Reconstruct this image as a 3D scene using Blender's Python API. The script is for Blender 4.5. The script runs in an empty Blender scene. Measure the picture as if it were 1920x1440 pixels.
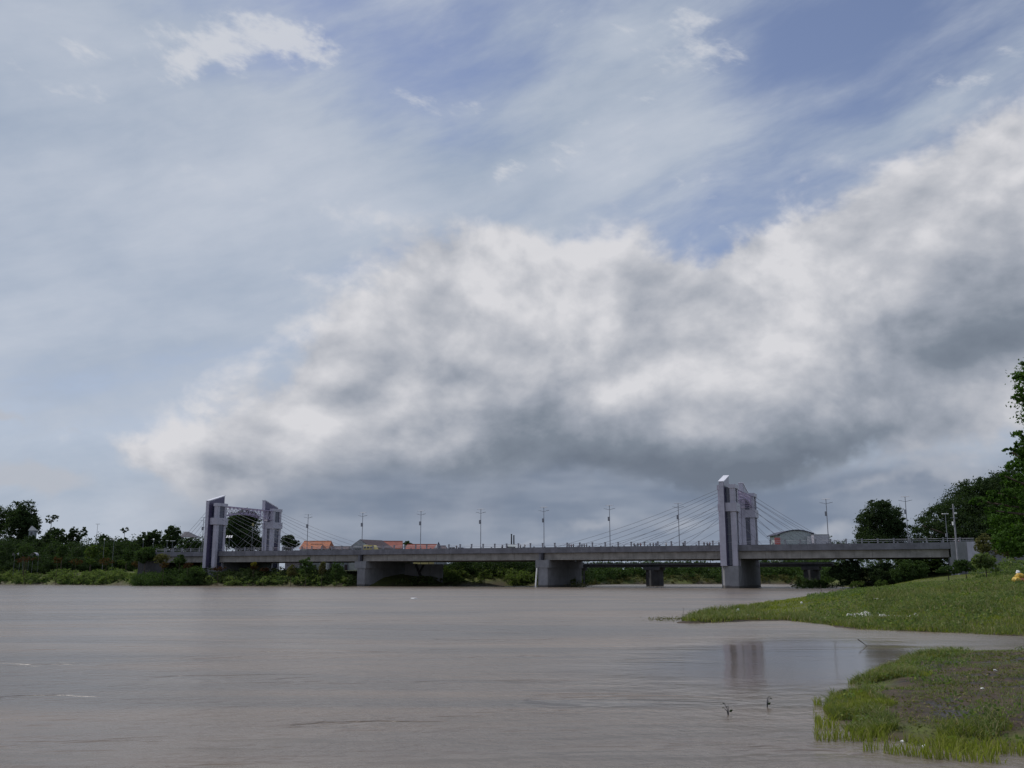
import bpy, bmesh, math, random
import numpy as np
from mathutils import Vector, Matrix, noise as mnoise

scene = bpy.context.scene
col = scene.collection
rng = np.random.default_rng(7)
random.seed(7)
R = math.radians

# ------------------------------------------------------------------ camera
F, CX, CY, HOR, CAMZ = 1800.0, 960.0, 720.0, 1079.5, 3.0
PITCH = math.atan((HOR - CY) / F)
cp, sp = math.cos(PITCH), math.sin(PITCH)
cam_data = bpy.data.cameras.new('camera')
cam_data.sensor_width = 36.0
cam_data.lens = 36.0 * F / 1920.0
cam_data.clip_start = 0.1
cam_data.clip_end = 12000
cam = bpy.data.objects.new('camera', cam_data)
cam.location = (0, 0, CAMZ)
cam.rotation_euler = (R(90) + PITCH, 0, 0)
col.objects.link(cam)
scene.camera = cam

# ------------------------------------------------------------------ colour management
scene.view_settings.view_transform = 'Standard'
scene.view_settings.look = 'None'
scene.view_settings.exposure = 0.0
scene.view_settings.gamma = 1.0
scene.view_settings.use_curve_mapping = False
scene.render.engine = 'CYCLES'

# ------------------------------------------------------------------ measuring helpers (photo pixels -> places)
def ray(x, y):
    a = (x - CX) / F
    b = -(y - CY) / F
    return Vector((a, -b * sp + cp, b * cp + sp))
def at(x, y, Y):                       # the point seen at pixel x,y that lies Y metres ahead
    d = ray(x, y)
    t = Y / d.y
    return Vector((d.x * t, Y, CAMZ + d.z * t))
def gz(x, y, z=0.0):                   # the point seen at pixel x,y at height z
    d = ray(x, y)
    t = (z - CAMZ) / d.z
    return Vector((d.x * t, d.y * t, z))

# ------------------------------------------------------------------ node helper
class NB:
    def __init__(s, tree): s.t = tree
    def new(s, typ, **kw):
        n = s.t.nodes.new(typ)
        for k, v in kw.items(): setattr(n, k, v)
        return n
    def put(s, sock, v):
        if isinstance(v, E): s.t.links.new(v.s, sock)
        elif isinstance(v, bpy.types.NodeSocket): s.t.links.new(v, sock)
        elif v is not None: sock.default_value = v
    def math(s, op, a, b=None, c=None, clamp=False):
        n = s.new('ShaderNodeMath', operation=op); n.use_clamp = clamp
        s.put(n.inputs[0], a); s.put(n.inputs[1], b); s.put(n.inputs[2], c)
        return E(s, n.outputs[0])
    def vmath(s, op, a, b=None, c=None, scale=None):
        n = s.new('ShaderNodeVectorMath', operation=op)
        s.put(n.inputs[0], a)
        if b is not None: s.put(n.inputs[1], b)
        if c is not None: s.put(n.inputs[2], c)
        if scale is not None: s.put(n.inputs['Scale'], scale)
        return E(s, n.outputs['Value'] if op in ('DOT_PRODUCT', 'LENGTH') else n.outputs['Vector'])
    def noise(s, vec, scale=1.0, detail=4, rough=0.5, lac=2.0, dist=0.0, color=False, dims='3D'):
        n = s.new('ShaderNodeTexNoise', noise_dimensions=dims)
        s.put(n.inputs['Vector'], vec)
        n.inputs['Scale'].default_value = scale; n.inputs['Detail'].default_value = detail
        n.inputs['Roughness'].default_value = rough; n.inputs['Lacunarity'].default_value = lac
        n.inputs['Distortion'].default_value = dist
        return E(s, n.outputs['Color' if color else 'Fac'])
    def mix(s, fac, a, b, blend='MIX'):
        n = s.new('ShaderNodeMix', data_type='RGBA', blend_type=blend)
        s.put(n.inputs[0], fac)
        for i, v in ((6, a), (7, b)):
            if isinstance(v, (tuple, list)) and len(v) == 3: v = (*v, 1)
            s.put(n.inputs[i], v)
        return E(s, n.outputs[2])
    def smooth(s, v, lo, hi, a=0.0, b=1.0, typ='SMOOTHSTEP'):
        n = s.new('ShaderNodeMapRange', interpolation_type=typ)
        s.put(n.inputs[0], v)
        for i, q in enumerate((lo, hi, a, b)): s.put(n.inputs[1 + i], q)
        return E(s, n.outputs[0])
    def mapping(s, vec, loc=(0, 0, 0), rot=(0, 0, 0), scale=(1, 1, 1), typ='POINT'):
        n = s.new('ShaderNodeMapping', vector_type=typ)
        s.put(n.inputs[0], vec)
        n.inputs[1].default_value = loc; n.inputs[2].default_value = rot; n.inputs[3].default_value = scale
        return E(s, n.outputs[0])
    def sep(s, vec):
        n = s.new('ShaderNodeSeparateXYZ'); s.put(n.inputs[0], vec)
        return [E(s, o) for o in n.outputs]
    def comb(s, x, y, z):
        n = s.new('ShaderNodeCombineXYZ')
        for i, v in enumerate((x, y, z)): s.put(n.inputs[i], v)
        return E(s, n.outputs[0])
class E:
    def __init__(s, nb, sock): s.n = nb; s.s = sock
    def __add__(s, o): return s.n.math('ADD', s, o)
    __radd__ = __add__
    def __sub__(s, o): return s.n.math('SUBTRACT', s, o)
    def __rsub__(s, o): return s.n.math('SUBTRACT', o, s)
    def __mul__(s, o): return s.n.math('MULTIPLY', s, o)
    __rmul__ = __mul__
    def clamp(s): return s.n.math('ADD', s, 0.0, clamp=True)

# ------------------------------------------------------------------ sun and sky
SUN_EL, SUN_AZ = R(53), R(-64)         # azimuth measured from the viewing direction, negative = left
sun_dir = Vector((math.sin(SUN_AZ) * math.cos(SUN_EL), math.cos(SUN_AZ) * math.cos(SUN_EL), math.sin(SUN_EL)))
sl = bpy.data.lights.new('sun', 'SUN')
sl.energy = 2.3; sl.angle = R(0.6); sl.color = (1.0, 0.955, 0.88)
sun = bpy.data.objects.new('sun', sl)
sun.rotation_euler = (-sun_dir).to_track_quat('-Z', 'Y').to_euler()
col.objects.link(sun)

world = bpy.data.worlds.new('World'); scene.world = world
world.use_nodes = True
wt = world.node_tree; wt.nodes.clear()
W = NB(wt)

def azel(x, y):
    d = ray(x, y).normalized()
    return math.atan2(d.x, d.y), math.asin(d.z)

def build_sky():
    sky = W.new('ShaderNodeTexSky', sky_type='NISHITA')
    sky.sun_disc = False
    sky.sun_elevation = SUN_EL
    sky.sun_rotation = SUN_AZ
    sky.air_density = 1.0; sky.dust_density = 0.6; sky.ozone_density = 3.0; sky.altitude = 50
    tc = W.new('ShaderNodeTexCoord')
    d = E(W, tc.outputs['Generated'])
    dx, dy, dz = W.sep(d)
    az = W.math('ARCTAN2', dx, dy)
    el = W.math('ARCSINE', dz)
    base = W.comb(az, el, 0.0)
    # turbulence that bends every cloud outline
    n1 = W.noise(d, 3.0, 2, 0.5, color=True)
    n2 = W.noise(d, 11.0, 4, 0.58, color=True)
    w1 = W.vmath('SCALE', W.vmath('SUBTRACT', n1, (0.5, 0.5, 0.5)), scale=0.085)
    w2 = W.vmath('SCALE', W.vmath('SUBTRACT', n2, (0.5, 0.5, 0.5)), scale=0.075)
    flat2 = (1, 1, 0)
    p = W.vmath('ADD', base, W.vmath('MULTIPLY', W.vmath('ADD', w1, w2), flat2))
    psoft = W.vmath('ADD', base, W.vmath('MULTIPLY', W.vmath('ADD', w1, W.vmath('SCALE', w2, scale=0.45)), flat2))
    def field(q, blobs, acc=0.0):
        for (x, y, rx, ry, rot, amp) in blobs:
            a, e = azel(x, y)
            # each blob waits for the one before (a vanishing term), which keeps the shader stack small
            qi = q if not isinstance(acc, E) else W.vmath('MULTIPLY_ADD', acc, (1e-9, 1e-9, 0.0), q)
            m = W.mapping(qi, (a, e, 0), (0, 0, R(rot)), (rx / F, ry / F, 1), 'TEXTURE')
            g = W.math('POWER', 0.36788, W.vmath('DOT_PRODUCT', m, m))
            acc = W.math('MULTIPLY_ADD', g, amp, acc)
        return acc
    dflat = W.vmath('MULTIPLY', d, (1.0, 1.0, 1.35))
    warpd = W.vmath('ADD', dflat, W.vmath('ADD', w1, W.vmath('SCALE', w2, scale=0.12)))
    def puffs(v):                        # heaped, cauliflower-like relief
        vo = W.new('ShaderNodeTexVoronoi', feature='F1', voronoi_dimensions='3D')
        W.put(vo.inputs['Vector'], v); vo.inputs['Scale'].default_value = 11.0
        vo.inputs['Detail'].default_value = 2.0; vo.inputs['Roughness'].default_value = 0.40; vo.inputs['Lacunarity'].default_value = 2.3
        vo.normalize = True
        return W.math('SUBTRACT', 1.0, E(W, vo.outputs['Distance']))
    fb = W.noise(warpd, 6.0, 7, 0.54)
    fb2 = W.noise(W.vmath('ADD', warpd, (-0.020, 0.0, 0.036)), 6.0, 6, 0.50)
    pf = puffs(warpd); pf2 = puffs(W.vmath('ADD', warpd, (-0.013, 0.0, 0.024)))
    relief = (fb - fb2) * 1.1 + (pf - pf2) * 0.42
    wisp = W.noise(W.vmath('MULTIPLY', W.mapping(warpd, rot=(0, R(24), 0)), (0.9, 0.9, 2.6)), 4.2, 6, 0.60)
    lowwave = W.noise(W.vmath('MULTIPLY', d, (1.0, 1.0, 4.0)), 6.0, 3, 0.55)

    # clear air: Nishita, pulled to the photograph's violet-leaning blue
    clear = W.mix(1.0, W.vmath('SCALE', E(W, sky.outputs[0]), scale=SKY_STRENGTH_IN), SKYTINT, 'MULTIPLY')

    # thin high veil, closing towards the horizon
    veil = field(psoft, VEIL, 0.10) + (wisp - 0.5) * 3.0
    veil_m = W.smooth(veil, -0.65, 1.0, 0.0, 0.95)
    elm = W.smooth(el, R(1), R(24), 1.0, 0.0)
    veil_m = W.math('MAXIMUM', veil_m, elm)
    vshade = (fb - 0.5) * 1.5 + (wisp - 0.5) * 1.8 + 0.5
    vshade = vshade.clamp()
    vcol = W.mix(vshade, (0.335, 0.405, 0.515), (0.520, 0.565, 0.645))
    c = W.mix(veil_m, clear, vcol)
    # bright ragged wisps
    t2 = W.noise(W.vmath('MULTIPLY', W.mapping(warpd, rot=(0, R(-28), 0)), (1.0, 1.0, 1.9)), 15.0, 5, 0.62)
    wi = field(p, WISPS, -0.62) + (t2 - 0.5) * 3.6 + (wisp - 0.5) * 1.2
    wi_m = W.smooth(wi, 0.10, 1.0, 0.0, 0.85)
    c = W.mix(wi_m, c, (0.62, 0.64, 0.69))
    # main cumulus bank
    tuft = W.noise(warpd, 24.0, 4, 0.58)
    cu = field(p, CUMULUS, -0.38) + (fb - 0.5) * 1.05 + (pf - 0.55) * 0.55 + (tuft - 0.5) * 0.55
    backm = W.smooth(dy, -0.1, 0.35, 0.30, 0.0)
    cu = cu + backm
    cu_m = W.smooth(cu, -0.12, 0.34)
    dark = field(psoft, DARK, 0.0)
    sh = 0.88 - dark + relief * 1.15 + (fb - 0.5) * 0.12 + (tuft - 0.5) * 0.20
    sh = sh.clamp()
    ramp = W.new('ShaderNodeValToRGB')
    cr = ramp.color_ramp
    cr.elements[0].position = 0.0; cr.elements[0].color = (0.155, 0.185, 0.235, 1)
    cr.elements[1].position = 1.0; cr.elements[1].color = (0.680, 0.680, 0.710, 1)
    for pos, cc in ((0.30, (0.210, 0.245, 0.300)), (0.55, (0.335, 0.365, 0.425)), (0.80, (0.510, 0.525, 0.570))):
        e_ = cr.elements.new(pos); e_.color = (*cc, 1)
    W.put(ramp.inputs[0], sh)
    c = W.mix(cu_m, c, E(W, ramp.outputs[0]))
    # low grey-blue murk below the cloud base and its paler gaps
    lo = field(psoft, LOWDARK, 0.0) + (lowwave - 0.5) * 0.7
    lo_m = W.smooth(lo, 0.05, 0.70, 0.0, 0.90)
    c = W.mix(lo_m, c, W.mix(W.smooth(lowwave * 0.6 + fb * 0.4, 0.40, 0.62), (0.172, 0.215, 0.295), (0.285, 0.325, 0.400)))
    pg = field(p, PALE, -0.10) + (fb - 0.5) * 1.1
    pg_m = W.smooth(pg, 0.08, 0.70, 0.0, 0.72)
    c = W.mix(pg_m, c, (0.47, 0.49, 0.54))
    bg = W.new('ShaderNodeBackground')
    W.put(bg.inputs[0], c); bg.inputs[1].default_value = 0.10
    out = W.new('ShaderNodeOutputWorld')
    wt.links.new(bg.outputs[0], out.inputs[0])
    # Background strength is 0.10 (Nishita units); cloud colours are written as seen, so lift them to the same units
    return bg, c
SKY_STRENGTH_IN = 0.1
SKYTINT = (1.42, 1.16, 1.10)
# x, y, radius x, radius y, tilt, amount  (directions given as they lie in the photograph)
VEIL = [(400, 580, 260, 140, 20, 0.45), (120, 450, 620, 420, 0, 0.85), (100, 60, 240, 300, 0, 0.45), (560, 330, 420, 160, 5, 0.5), (950, 290, 300, 80, 12, 0.55),
        (1150, 330, 260, 110, 20, 0.5), (1200, 110, 150, 190, -10, 0.70), (1010, 40, 110, 70, 0, 0.35), (1800, 180, 330, 45, 24, 0.55), (1560, 290, 220, 40, 8, 0.45),
        (760, 120, 220, 110, 0, -0.42), (1640, 90, 260, 150, 0, -0.60), (1400, 400, 170, 80, 10, -0.25), (1330, 300, 160, 60, 0, 0.1)]
WISPS = [(470, 75, 140, 48, 0, 1.45), (600, 100, 70, 24, -12, 0.7), (360, 115, 40, 50, 0, 0.6), (1270, 90, 150, 110, 0, 0.95), (850, 205, 130, 36, -10, 0.95), (1060, 40, 130, 40, -15, 0.8), (1750, 200, 220, 36, 24, 0.75), (1000, 300, 260, 60, 14, 0.6), (120, 130, 200, 120, 0, 0.6), (1200, 440, 60, 60, 30, 0.6), (1330, 430, 40, 50, 30, 0.5)]
CUMULUS = [(470, 870, 110, 40, 5, 0.5), (620, 800, 150, 90, 30, 0.75), (740, 680, 150, 130, 35, 0.80), (870, 560, 160, 110, 20, 0.75), (1010, 520, 160, 80, 0, 0.55), (1100, 600, 220, 100, 0, 0.8),
           (1330, 640, 220, 100, 5, 0.85), (1480, 540, 150, 70, 18, 0.65), (1620, 500, 160, 90, 15, 0.75), (1780, 420, 120, 110, 35, 0.85), (1900, 330, 110, 110, 45, 0.8), (1880, 560, 240, 190, 0, 0.9),
           (1000, 780, 420, 120, 0, 0.9), (1500, 740, 420, 140, 0, 0.9), (760, 860, 260, 60, 0, 0.6), (350, 850, 80, 34, 0, 0.60), (1170, 450, 40, 45, 30, 0.22)]
DARK = [(1120, 825, 360, 58, -2, 0.56), (1500, 835, 300, 50, 4, 0.50), (850, 715, 110, 28, 0, 0.26), (640, 740, 50, 24, 0, 0.25), (700, 800, 55, 22, 0, 0.25), (960, 785, 110, 26, 0, 0.18), (1920, 590, 170, 100, 0, 0.5), (1780, 700, 200, 60, 0, 0.34),
        (1400, 740, 160, 30, 0, 0.16), (455, 858, 30, 22, 0, 0.22), (960, 890, 420, 45, 0, 0.50), (1230, 580, 70, 60, 0, 0.16), (1000, 640, 80, 30, 10, 0.12), (900, 610, 90, 30, 10, 0.14), (1850, 430, 50, 70, 30, 0.14), (1650, 650, 90, 25, 0, 0.10)]
LOWDARK = [(980, 930, 430, 55, 0, 0.80), (700, 960, 280, 70, 0, 0.65), (1450, 915, 420, 36, 0, 0.55), (1200, 1030, 600, 80, 0, 0.42), (1750, 960, 300, 120, 0, 0.42)]
PALE = [(70, 908, 100, 26, 0, 1.15), (20, 797, 45, 13, 0, 0.8), (172, 818, 26, 9, 0, 0.4), (400, 915, 60, 14, 0, 0.45), (320, 940, 50, 18, 0, 0.38), (1290, 940, 130, 26, 10, 0.45), (1540, 985, 90, 26, 0, 0.62), (1600, 895, 160, 20, 0, 0.50), (1130, 985, 60, 16, 0, 0.45), (960, 1000, 140, 12, 0, 0.35), (1820, 880, 90, 20, 0, 0.35)]
bg_node, sky_col = build_sky()
# the cloud colours above are radiances; Background runs at 0.10, so multiply by 10 just before it
lift = W.vmath('SCALE', sky_col, scale=10.0)
W.put(bg_node.inputs[0], lift)
#@@SKYEND
# ================================================================== mesh helpers
def tag(o, label=None, cat=None, group=None, kind=None):
    if label: o['label'] = label
    if cat: o['category'] = cat
    if group: o['group'] = group
    if kind: o['kind'] = kind
    return o
def empty(name, loc, rz=0.0):
    o = bpy.data.objects.new(name, None)
    o.location = loc; o.rotation_euler = (0, 0, rz); o.empty_display_size = 0.5
    col.objects.link(o)
    return o
def link(name, me, mat, parent=None, loc=(0, 0, 0)):
    if mat is not None:
        me.materials.clear() if len(me.materials) else None
        me.materials.append(mat)
    o = bpy.data.objects.new(name, me)
    o.location = loc
    col.objects.link(o)
    if parent is not None: o.parent = parent
    return o
def share(name, me, parent, loc, rz=0.0):
    o = bpy.data.objects.new(name, me)
    o.location = loc; o.rotation_euler = (0, 0, rz)
    col.objects.link(o); o.parent = parent
    return o
def copy_tree(o, parent=None):
    c = o.copy(); col.objects.link(c)
    if parent is not None: c.parent = parent
    for ch in [q for q in bpy.data.objects if q.parent == o]:
        copy_tree(ch, c)
    return c
class MB:
    def __init__(s): s.v = []; s.f = []
    def quadbox(s, bot, top):            # two rings of 4 points
        n = len(s.v); s.v += [tuple(p) for p in bot] + [tuple(p) for p in top]
        k = len(bot)
        s.f.append(tuple(n + i for i in reversed(range(k))))
        s.f.append(tuple(n + k + i for i in range(k)))
        for i in range(k):
            j = (i + 1) % k
            s.f.append((n + i, n + j, n + k + j, n + k + i))
        return s
    def box(s, x0, x1, y0, y1, z0, z1):
        return s.quadbox([(x0, y0, z0), (x1, y0, z0), (x1, y1, z0), (x0, y1, z0)],
                         [(x0, y0, z1), (x1, y0, z1), (x1, y1, z1), (x0, y1, z1)])
    def prism(s, poly, z0, z1):          # poly in xy, counter-clockwise
        return s.quadbox([(x, y, z0) for x, y in poly], [(x, y, z1) for x, y in poly])
    def tube(s, pts, rad, k=6):
        pts = [Vector(p) for p in pts]
        if not isinstance(rad, (list, tuple)): rad = [rad] * len(pts)
        rings = []
        for i, p in enumerate(pts):
            a = pts[max(i - 1, 0)]; b = pts[min(i + 1, len(pts) - 1)]
            t = (b - a).normalized()
            ref = Vector((0, 0, 1)) if abs(t.z) < 0.95 else Vector((1, 0, 0))
            e1 = t.cross(ref).normalized(); e2 = t.cross(e1)
            n = len(s.v)
            for j in range(k):
                an = 2 * math.pi * j / k
                s.v.append(tuple(p + (e1 * math.cos(an) + e2 * math.sin(an)) * rad[i]))
            rings.append(n)
        for a, b in zip(rings[:-1], rings[1:]):
            for j in range(k):
                q = (j + 1) % k
                s.f.append((a + j, b + j, b + q, a + q))
        s.f.append(tuple(rings[0] + j for j in range(k)))
        s.f.append(tuple(rings[-1] + j for j in reversed(range(k))))
        return s
    def mesh(s, name, smooth=False):
        me = bpy.data.meshes.new(name)
        me.from_pydata(s.v, [], s.f); me.update()
        bm = bmesh.new(); bm.from_mesh(me); bmesh.ops.recalc_face_normals(bm, faces=bm.faces); bm.to_mesh(me); bm.free()
        if smooth: me.polygons.foreach_set('use_smooth', [True] * len(me.polygons))
        return me
    def build(s, name, mat, parent=None, loc=(0, 0, 0), smooth=False):
        return link(name, s.mesh(name, smooth), mat, parent, loc)
def np_mesh(name, verts, quads):         # fast mesh from numpy arrays
    me = bpy.data.meshes.new(name)
    nv, nq, k = len(verts), len(quads), quads.shape[1]
    me.vertices.add(nv); me.vertices.foreach_set('co', np.asarray(verts, np.float32).ravel())
    me.loops.add(nq * k); me.loops.foreach_set('vertex_index', quads.astype(np.int32).ravel())
    me.polygons.add(nq); me.polygons.foreach_set('loop_start', np.arange(0, nq * k, k, dtype=np.int32))
    me.polygons.foreach_set('loop_total', np.full(nq, k, np.int32))
    me.update(calc_edges=True)
    return me

# ================================================================== materials
def material(name):
    m = bpy.data.materials.new(name); m.use_nodes = True
    t = m.node_tree; t.nodes.clear()
    nb = NB(t)
    out = nb.new('ShaderNodeOutputMaterial'); b = nb.new('ShaderNodeBsdfPrincipled')
    t.links.new(b.outputs[0], out.inputs[0])
    return m, nb, b, out
def mat(name, color, rough=0.7, metal=0.0, var=0.18, scale=1.5, bump=0.0, streak=0.0, spec=0.5):
    m, nb, b, out = material(name)
    tc = nb.new('ShaderNodeTexCoord'); P = E(nb, tc.outputs['Object'])
    n = nb.noise(P, scale, 6, 0.6)
    lo = tuple(c * (1 - var) for c in color); hi = tuple(min(c * (1 + var), 1) for c in color)
    c = nb.mix(nb.smooth(n, 0.3, 0.7), lo, hi)
    if streak:
        st = nb.noise(nb.vmath('MULTIPLY', P, (1.1, 1.1, 0.12)), 1.4, 5, 0.65)
        c = nb.mix(nb.smooth(st, 0.45, 0.75, 0.0, streak), c, tuple(q * 0.35 for q in color))
    nb.put(b.inputs['Base Color'], c)
    b.inputs['Roughness'].default_value = rough; b.inputs['Metallic'].default_value = metal
    b.inputs['Specular IOR Level'].default_value = spec
    if bump:
        bn = nb.new('ShaderNodeBump'); bn.inputs['Strength'].default_value = bump; bn.inputs['Distance'].default_value = 0.05
        nb.put(bn.inputs['Height'], nb.noise(P, scale * 8, 4, 0.6)); m.node_tree.links.new(bn.outputs[0], b.inputs['Normal'])
    return m
def leafmat(name, c1, c2, c3=None, trans=0.30, frac=0.12):
    m, nb, b, out = material(name)
    g = nb.new('ShaderNodeNewGeometry'); r = E(nb, g.outputs['Random Per Island'])
    tc = nb.new('ShaderNodeTexCoord')
    patch = nb.noise(E(nb, tc.outputs['Object']), 0.45, 3, 0.5)
    c = nb.mix(r * 0.6 + nb.smooth(patch, 0.35, 0.65) * 0.4, c1, c2)
    if c3 is not None: c = nb.mix(nb.smooth(nb.math('FRACT', r * 17.31), 1 - frac, 1 - frac + 0.02), c, c3)
    nb.put(b.inputs['Base Color'], c); b.inputs['Roughness'].default_value = 0.75; b.inputs['Specular IOR Level'].default_value = 0.12
    tr = nb.new('ShaderNodeBsdfTranslucent'); nb.put(tr.inputs[0], nb.mix(1.0, c, (1.3, 1.5, 0.6), 'MULTIPLY'))
    mx = nb.new('ShaderNodeMixShader'); mx.inputs[0].default_value = trans
    m.node_tree.links.new(b.outputs[0], mx.inputs[1]); m.node_tree.links.new(tr.outputs[0], mx.inputs[2]); m.node_tree.links.new(mx.outputs[0], out.inputs[0])
    return m
M = {}
M['girder'] = mat('girder_concrete', (0.270, 0.255, 0.235), 0.85, var=0.22, scale=0.5, streak=0.45, bump=0.15)
M['fascia'] = mat('fascia_concrete', (0.165, 0.165, 0.185), 0.85, var=0.2, scale=0.5, streak=0.35)
M['pier'] = mat('pier_concrete', (0.225, 0.23, 0.245), 0.85, var=0.15, scale=0.4, streak=0.3, bump=0.15)
def waterline(m, top):
    nb = NB(m.node_tree); b = next(n for n in m.node_tree.nodes if n.type == 'BSDF_PRINCIPLED')
    src = b.inputs['Base Color'].links[0].from_socket
    ge = nb.new('ShaderNodeNewGeometry'); P = E(nb, ge.outputs['Position']); x, y, z = nb.sep(P)
    w = z + (nb.noise(P, 0.8, 4, 0.6) - 0.5) * 0.7
    nb.put(b.inputs['Base Color'], nb.mix(nb.smooth(w, top, top - 0.35, 0.0, 0.72), src, (0.055, 0.048, 0.038)))
waterline(M['pier'], 0.75)
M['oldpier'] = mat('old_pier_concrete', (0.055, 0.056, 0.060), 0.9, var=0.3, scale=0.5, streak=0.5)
M['panel'] = mat('pylon_cladding', (0.43, 0.42, 0.49), 0.5, var=0.10, scale=0.35, streak=0.30)
M['panelcap'] = mat('pylon_cap_cladding', (0.72, 0.72, 0.78), 0.35, var=0.04, scale=0.3)
M['glass'] = mat('dark_glass', (0.030, 0.034, 0.075), 0.12, var=0.2, scale=0.4, spec=0.6)
M['plum'] = mat('plum_side_panel', (0.085, 0.075, 0.140), 0.30, var=0.15, scale=0.4)
M['joint'] = mat('joint_rubber', (0.03, 0.03, 0.04), 0.8)
M['lattice'] = mat('lattice_steel', (0.38, 0.33, 0.46), 0.5, var=0.1)
M['cable'] = mat('cable_steel', (0.20, 0.20, 0.23), 0.55, metal=0.2)
M['rail'] = mat('rail_paint', (0.45, 0.45, 0.50), 0.5, var=0.1)
M['post'] = mat('post_concrete', (0.26, 0.26, 0.29), 0.8)
M['asphalt'] = mat('asphalt', (0.05, 0.05, 0.052), 0.9, scale=3)
M['galv'] = mat('galvanised_steel', (0.20, 0.21, 0.24), 0.5, metal=0.4)
M['solar'] = mat('solar_panel', (0.10, 0.11, 0.16), 0.08, var=0.1, spec=0.8)
M['bark'] = mat('bark', (0.085, 0.065, 0.05), 0.95, var=0.3, scale=2, bump=0.5)
M['leaf_dark'] = leafmat('leaves_dark', (0.022, 0.040, 0.018), (0.048, 0.075, 0.028))
M['leaf_mid'] = leafmat('leaves_mid', (0.032, 0.060, 0.020), (0.068, 0.110, 0.034))
M['leaf_light'] = leafmat('leaves_light', (0.045, 0.085, 0.018), (0.095, 0.150, 0.035), (0.16, 0.16, 0.05))
M['leaf_bright'] = leafmat('leaves_bright', (0.032, 0.066, 0.015), (0.070, 0.138, 0.026), None, trans=0.36)
M['leaf_orange'] = leafmat('leaves_orange', (0.085, 0.040, 0.018), (0.14, 0.065, 0.028), (0.06, 0.07, 0.02), frac=0.4)
M['leaf_yellow'] = leafmat('leaves_yellow', (0.28, 0.24, 0.03), (0.36, 0.30, 0.05), (0.07, 0.09, 0.02), frac=0.3)
M['leaf_red'] = leafmat('leaves_red', (0.075, 0.026, 0.018), (0.12, 0.040, 0.028), (0.05, 0.05, 0.02), frac=0.4)
M['leaf_olive'] = leafmat('leaves_olive', (0.075, 0.080, 0.028), (0.14, 0.14, 0.055), (0.20, 0.17, 0.09))
M['leaf_bank'] = leafmat('leaves_bank', (0.074, 0.110, 0.042), (0.158, 0.205, 0.080), (0.22, 0.24, 0.12), trans=0.45)
M['grass'] = leafmat('grass_blades', (0.130, 0.160, 0.028), (0.240, 0.262, 0.056), (0.28, 0.26, 0.12), trans=0.42, frac=0.16)
M['grass_dry'] = leafmat('weed_blades', (0.100, 0.140, 0.045), (0.20, 0.23, 0.090), (0.26, 0.23, 0.13), frac=0.22)
M['white'] = mat('white_plastic', (0.80, 0.80, 0.80), 0.45, var=0.06, scale=4)

# ================================================================== shoreline and ground
def g2(x, y):
    p = gz(x, y); return (p.x, p.y)
SHORE = [(-4000, 2900), (-600, 590)] + [g2(*q) for q in (
    (0, 1095.6), (150, 1096.7), (285, 1097.8), (385, 1098.4), (540, 1099.0), (640, 1099.4), (720, 1099.2), (850, 1098.4), (1000, 1098.6), (1070, 1100), (1088, 1099.4),
    (1104, 1096.5), (1160, 1095.2), (1340, 1094.8), (1480, 1094.8), (1532, 1095.6), (1546, 1098.6), (1600, 1101.5), (1662, 1104.5), (1610, 1109),
    (1560, 1113), (1500, 1123), (1440, 1131), (1380, 1138), (1340, 1149), (1305, 1156), (1284, 1163), (1296, 1168), (1340, 1167), (1400, 1163.5),
    (1480, 1163), (1550, 1171), (1620, 1180), (1750, 1185), (1870, 1190), (1990, 1196), (2060, 1206), (1980, 1230), (1860, 1229), (1785, 1228),
    (1722, 1234), (1672, 1251), (1620, 1278), (1582, 1306), (1570, 1334), (1588, 1356), (1628, 1376), (1700, 1392), (1800, 1402), (1870, 1396), (1940, 1408))] + [
    (14, 16.3), (15, 12.5), (6, 11.3), (-3, 10), (-15, 8), (-60, -8), (-400, -120), (-400, -900), (4000, -900), (4000, 4200), (-4000, 4200)]
SH = np.array(SHORE)
def sdf(X, Y):                           # metres inland (+) or out on the water (-)
    X = np.asarray(X, float).ravel(); Y = np.asarray(Y, float).ravel()
    best = np.full(X.shape, 1e18); inside = np.zeros(X.shape, bool)
    n = len(SH)
    for i in range(n):
        ax, ay = SH[i]; bx, by = SH[(i + 1) % n]
        ex, ey = bx - ax, by - ay
        t = np.clip(((X - ax) * ex + (Y - ay) * ey) / (ex * ex + ey * ey), 0, 1)
        dd = (X - ax - t * ex) ** 2 + (Y - ay - t * ey) ** 2
        best = np.minimum(best, dd)
        c = ((ay > Y) != (by > Y))
        with np.errstate(divide='ignore', invalid='ignore'):
            xi = (bx - ax) * (Y - ay) / (by - ay + 1e-12) + ax
        inside ^= (c & (X < xi))
    return np.where(inside, 1, -1) * np.sqrt(best)
_G = {}
def sdf_fast(X, Y):                      # bilinear look-up of the same distances, for scattering plants
    if 'd' not in _G:
        xs = np.arange(-20, 150.01, 0.5); ys = np.arange(8, 290.01, 0.5)
        A, B = np.meshgrid(xs, ys); _G['d'] = sdf(A, B).reshape(A.shape)
    D = _G['d']; X = np.asarray(X, float).ravel(); Y = np.asarray(Y, float).ravel()
    fx = np.clip((X + 20) * 2, 0, D.shape[1] - 1.001); fy = np.clip((Y - 8) * 2, 0, D.shape[0] - 1.001)
    i = fx.astype(int); j = fy.astype(int); u = fx - i; v = fy - j
    return (D[j, i] * (1 - u) + D[j, i + 1] * u) * (1 - v) + (D[j + 1, i] * (1 - u) + D[j + 1, i + 1] * u) * v
def hash2(ix, iy, seed):
    h = (ix * 374761393 + iy * 668265263 + seed * 974634777) & 0xFFFFFFFF
    h = ((h ^ (h >> 13)) * 1274126177) & 0xFFFFFFFF
    return ((h ^ (h >> 16)) & 0xFFFF) / 65535.0
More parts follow.
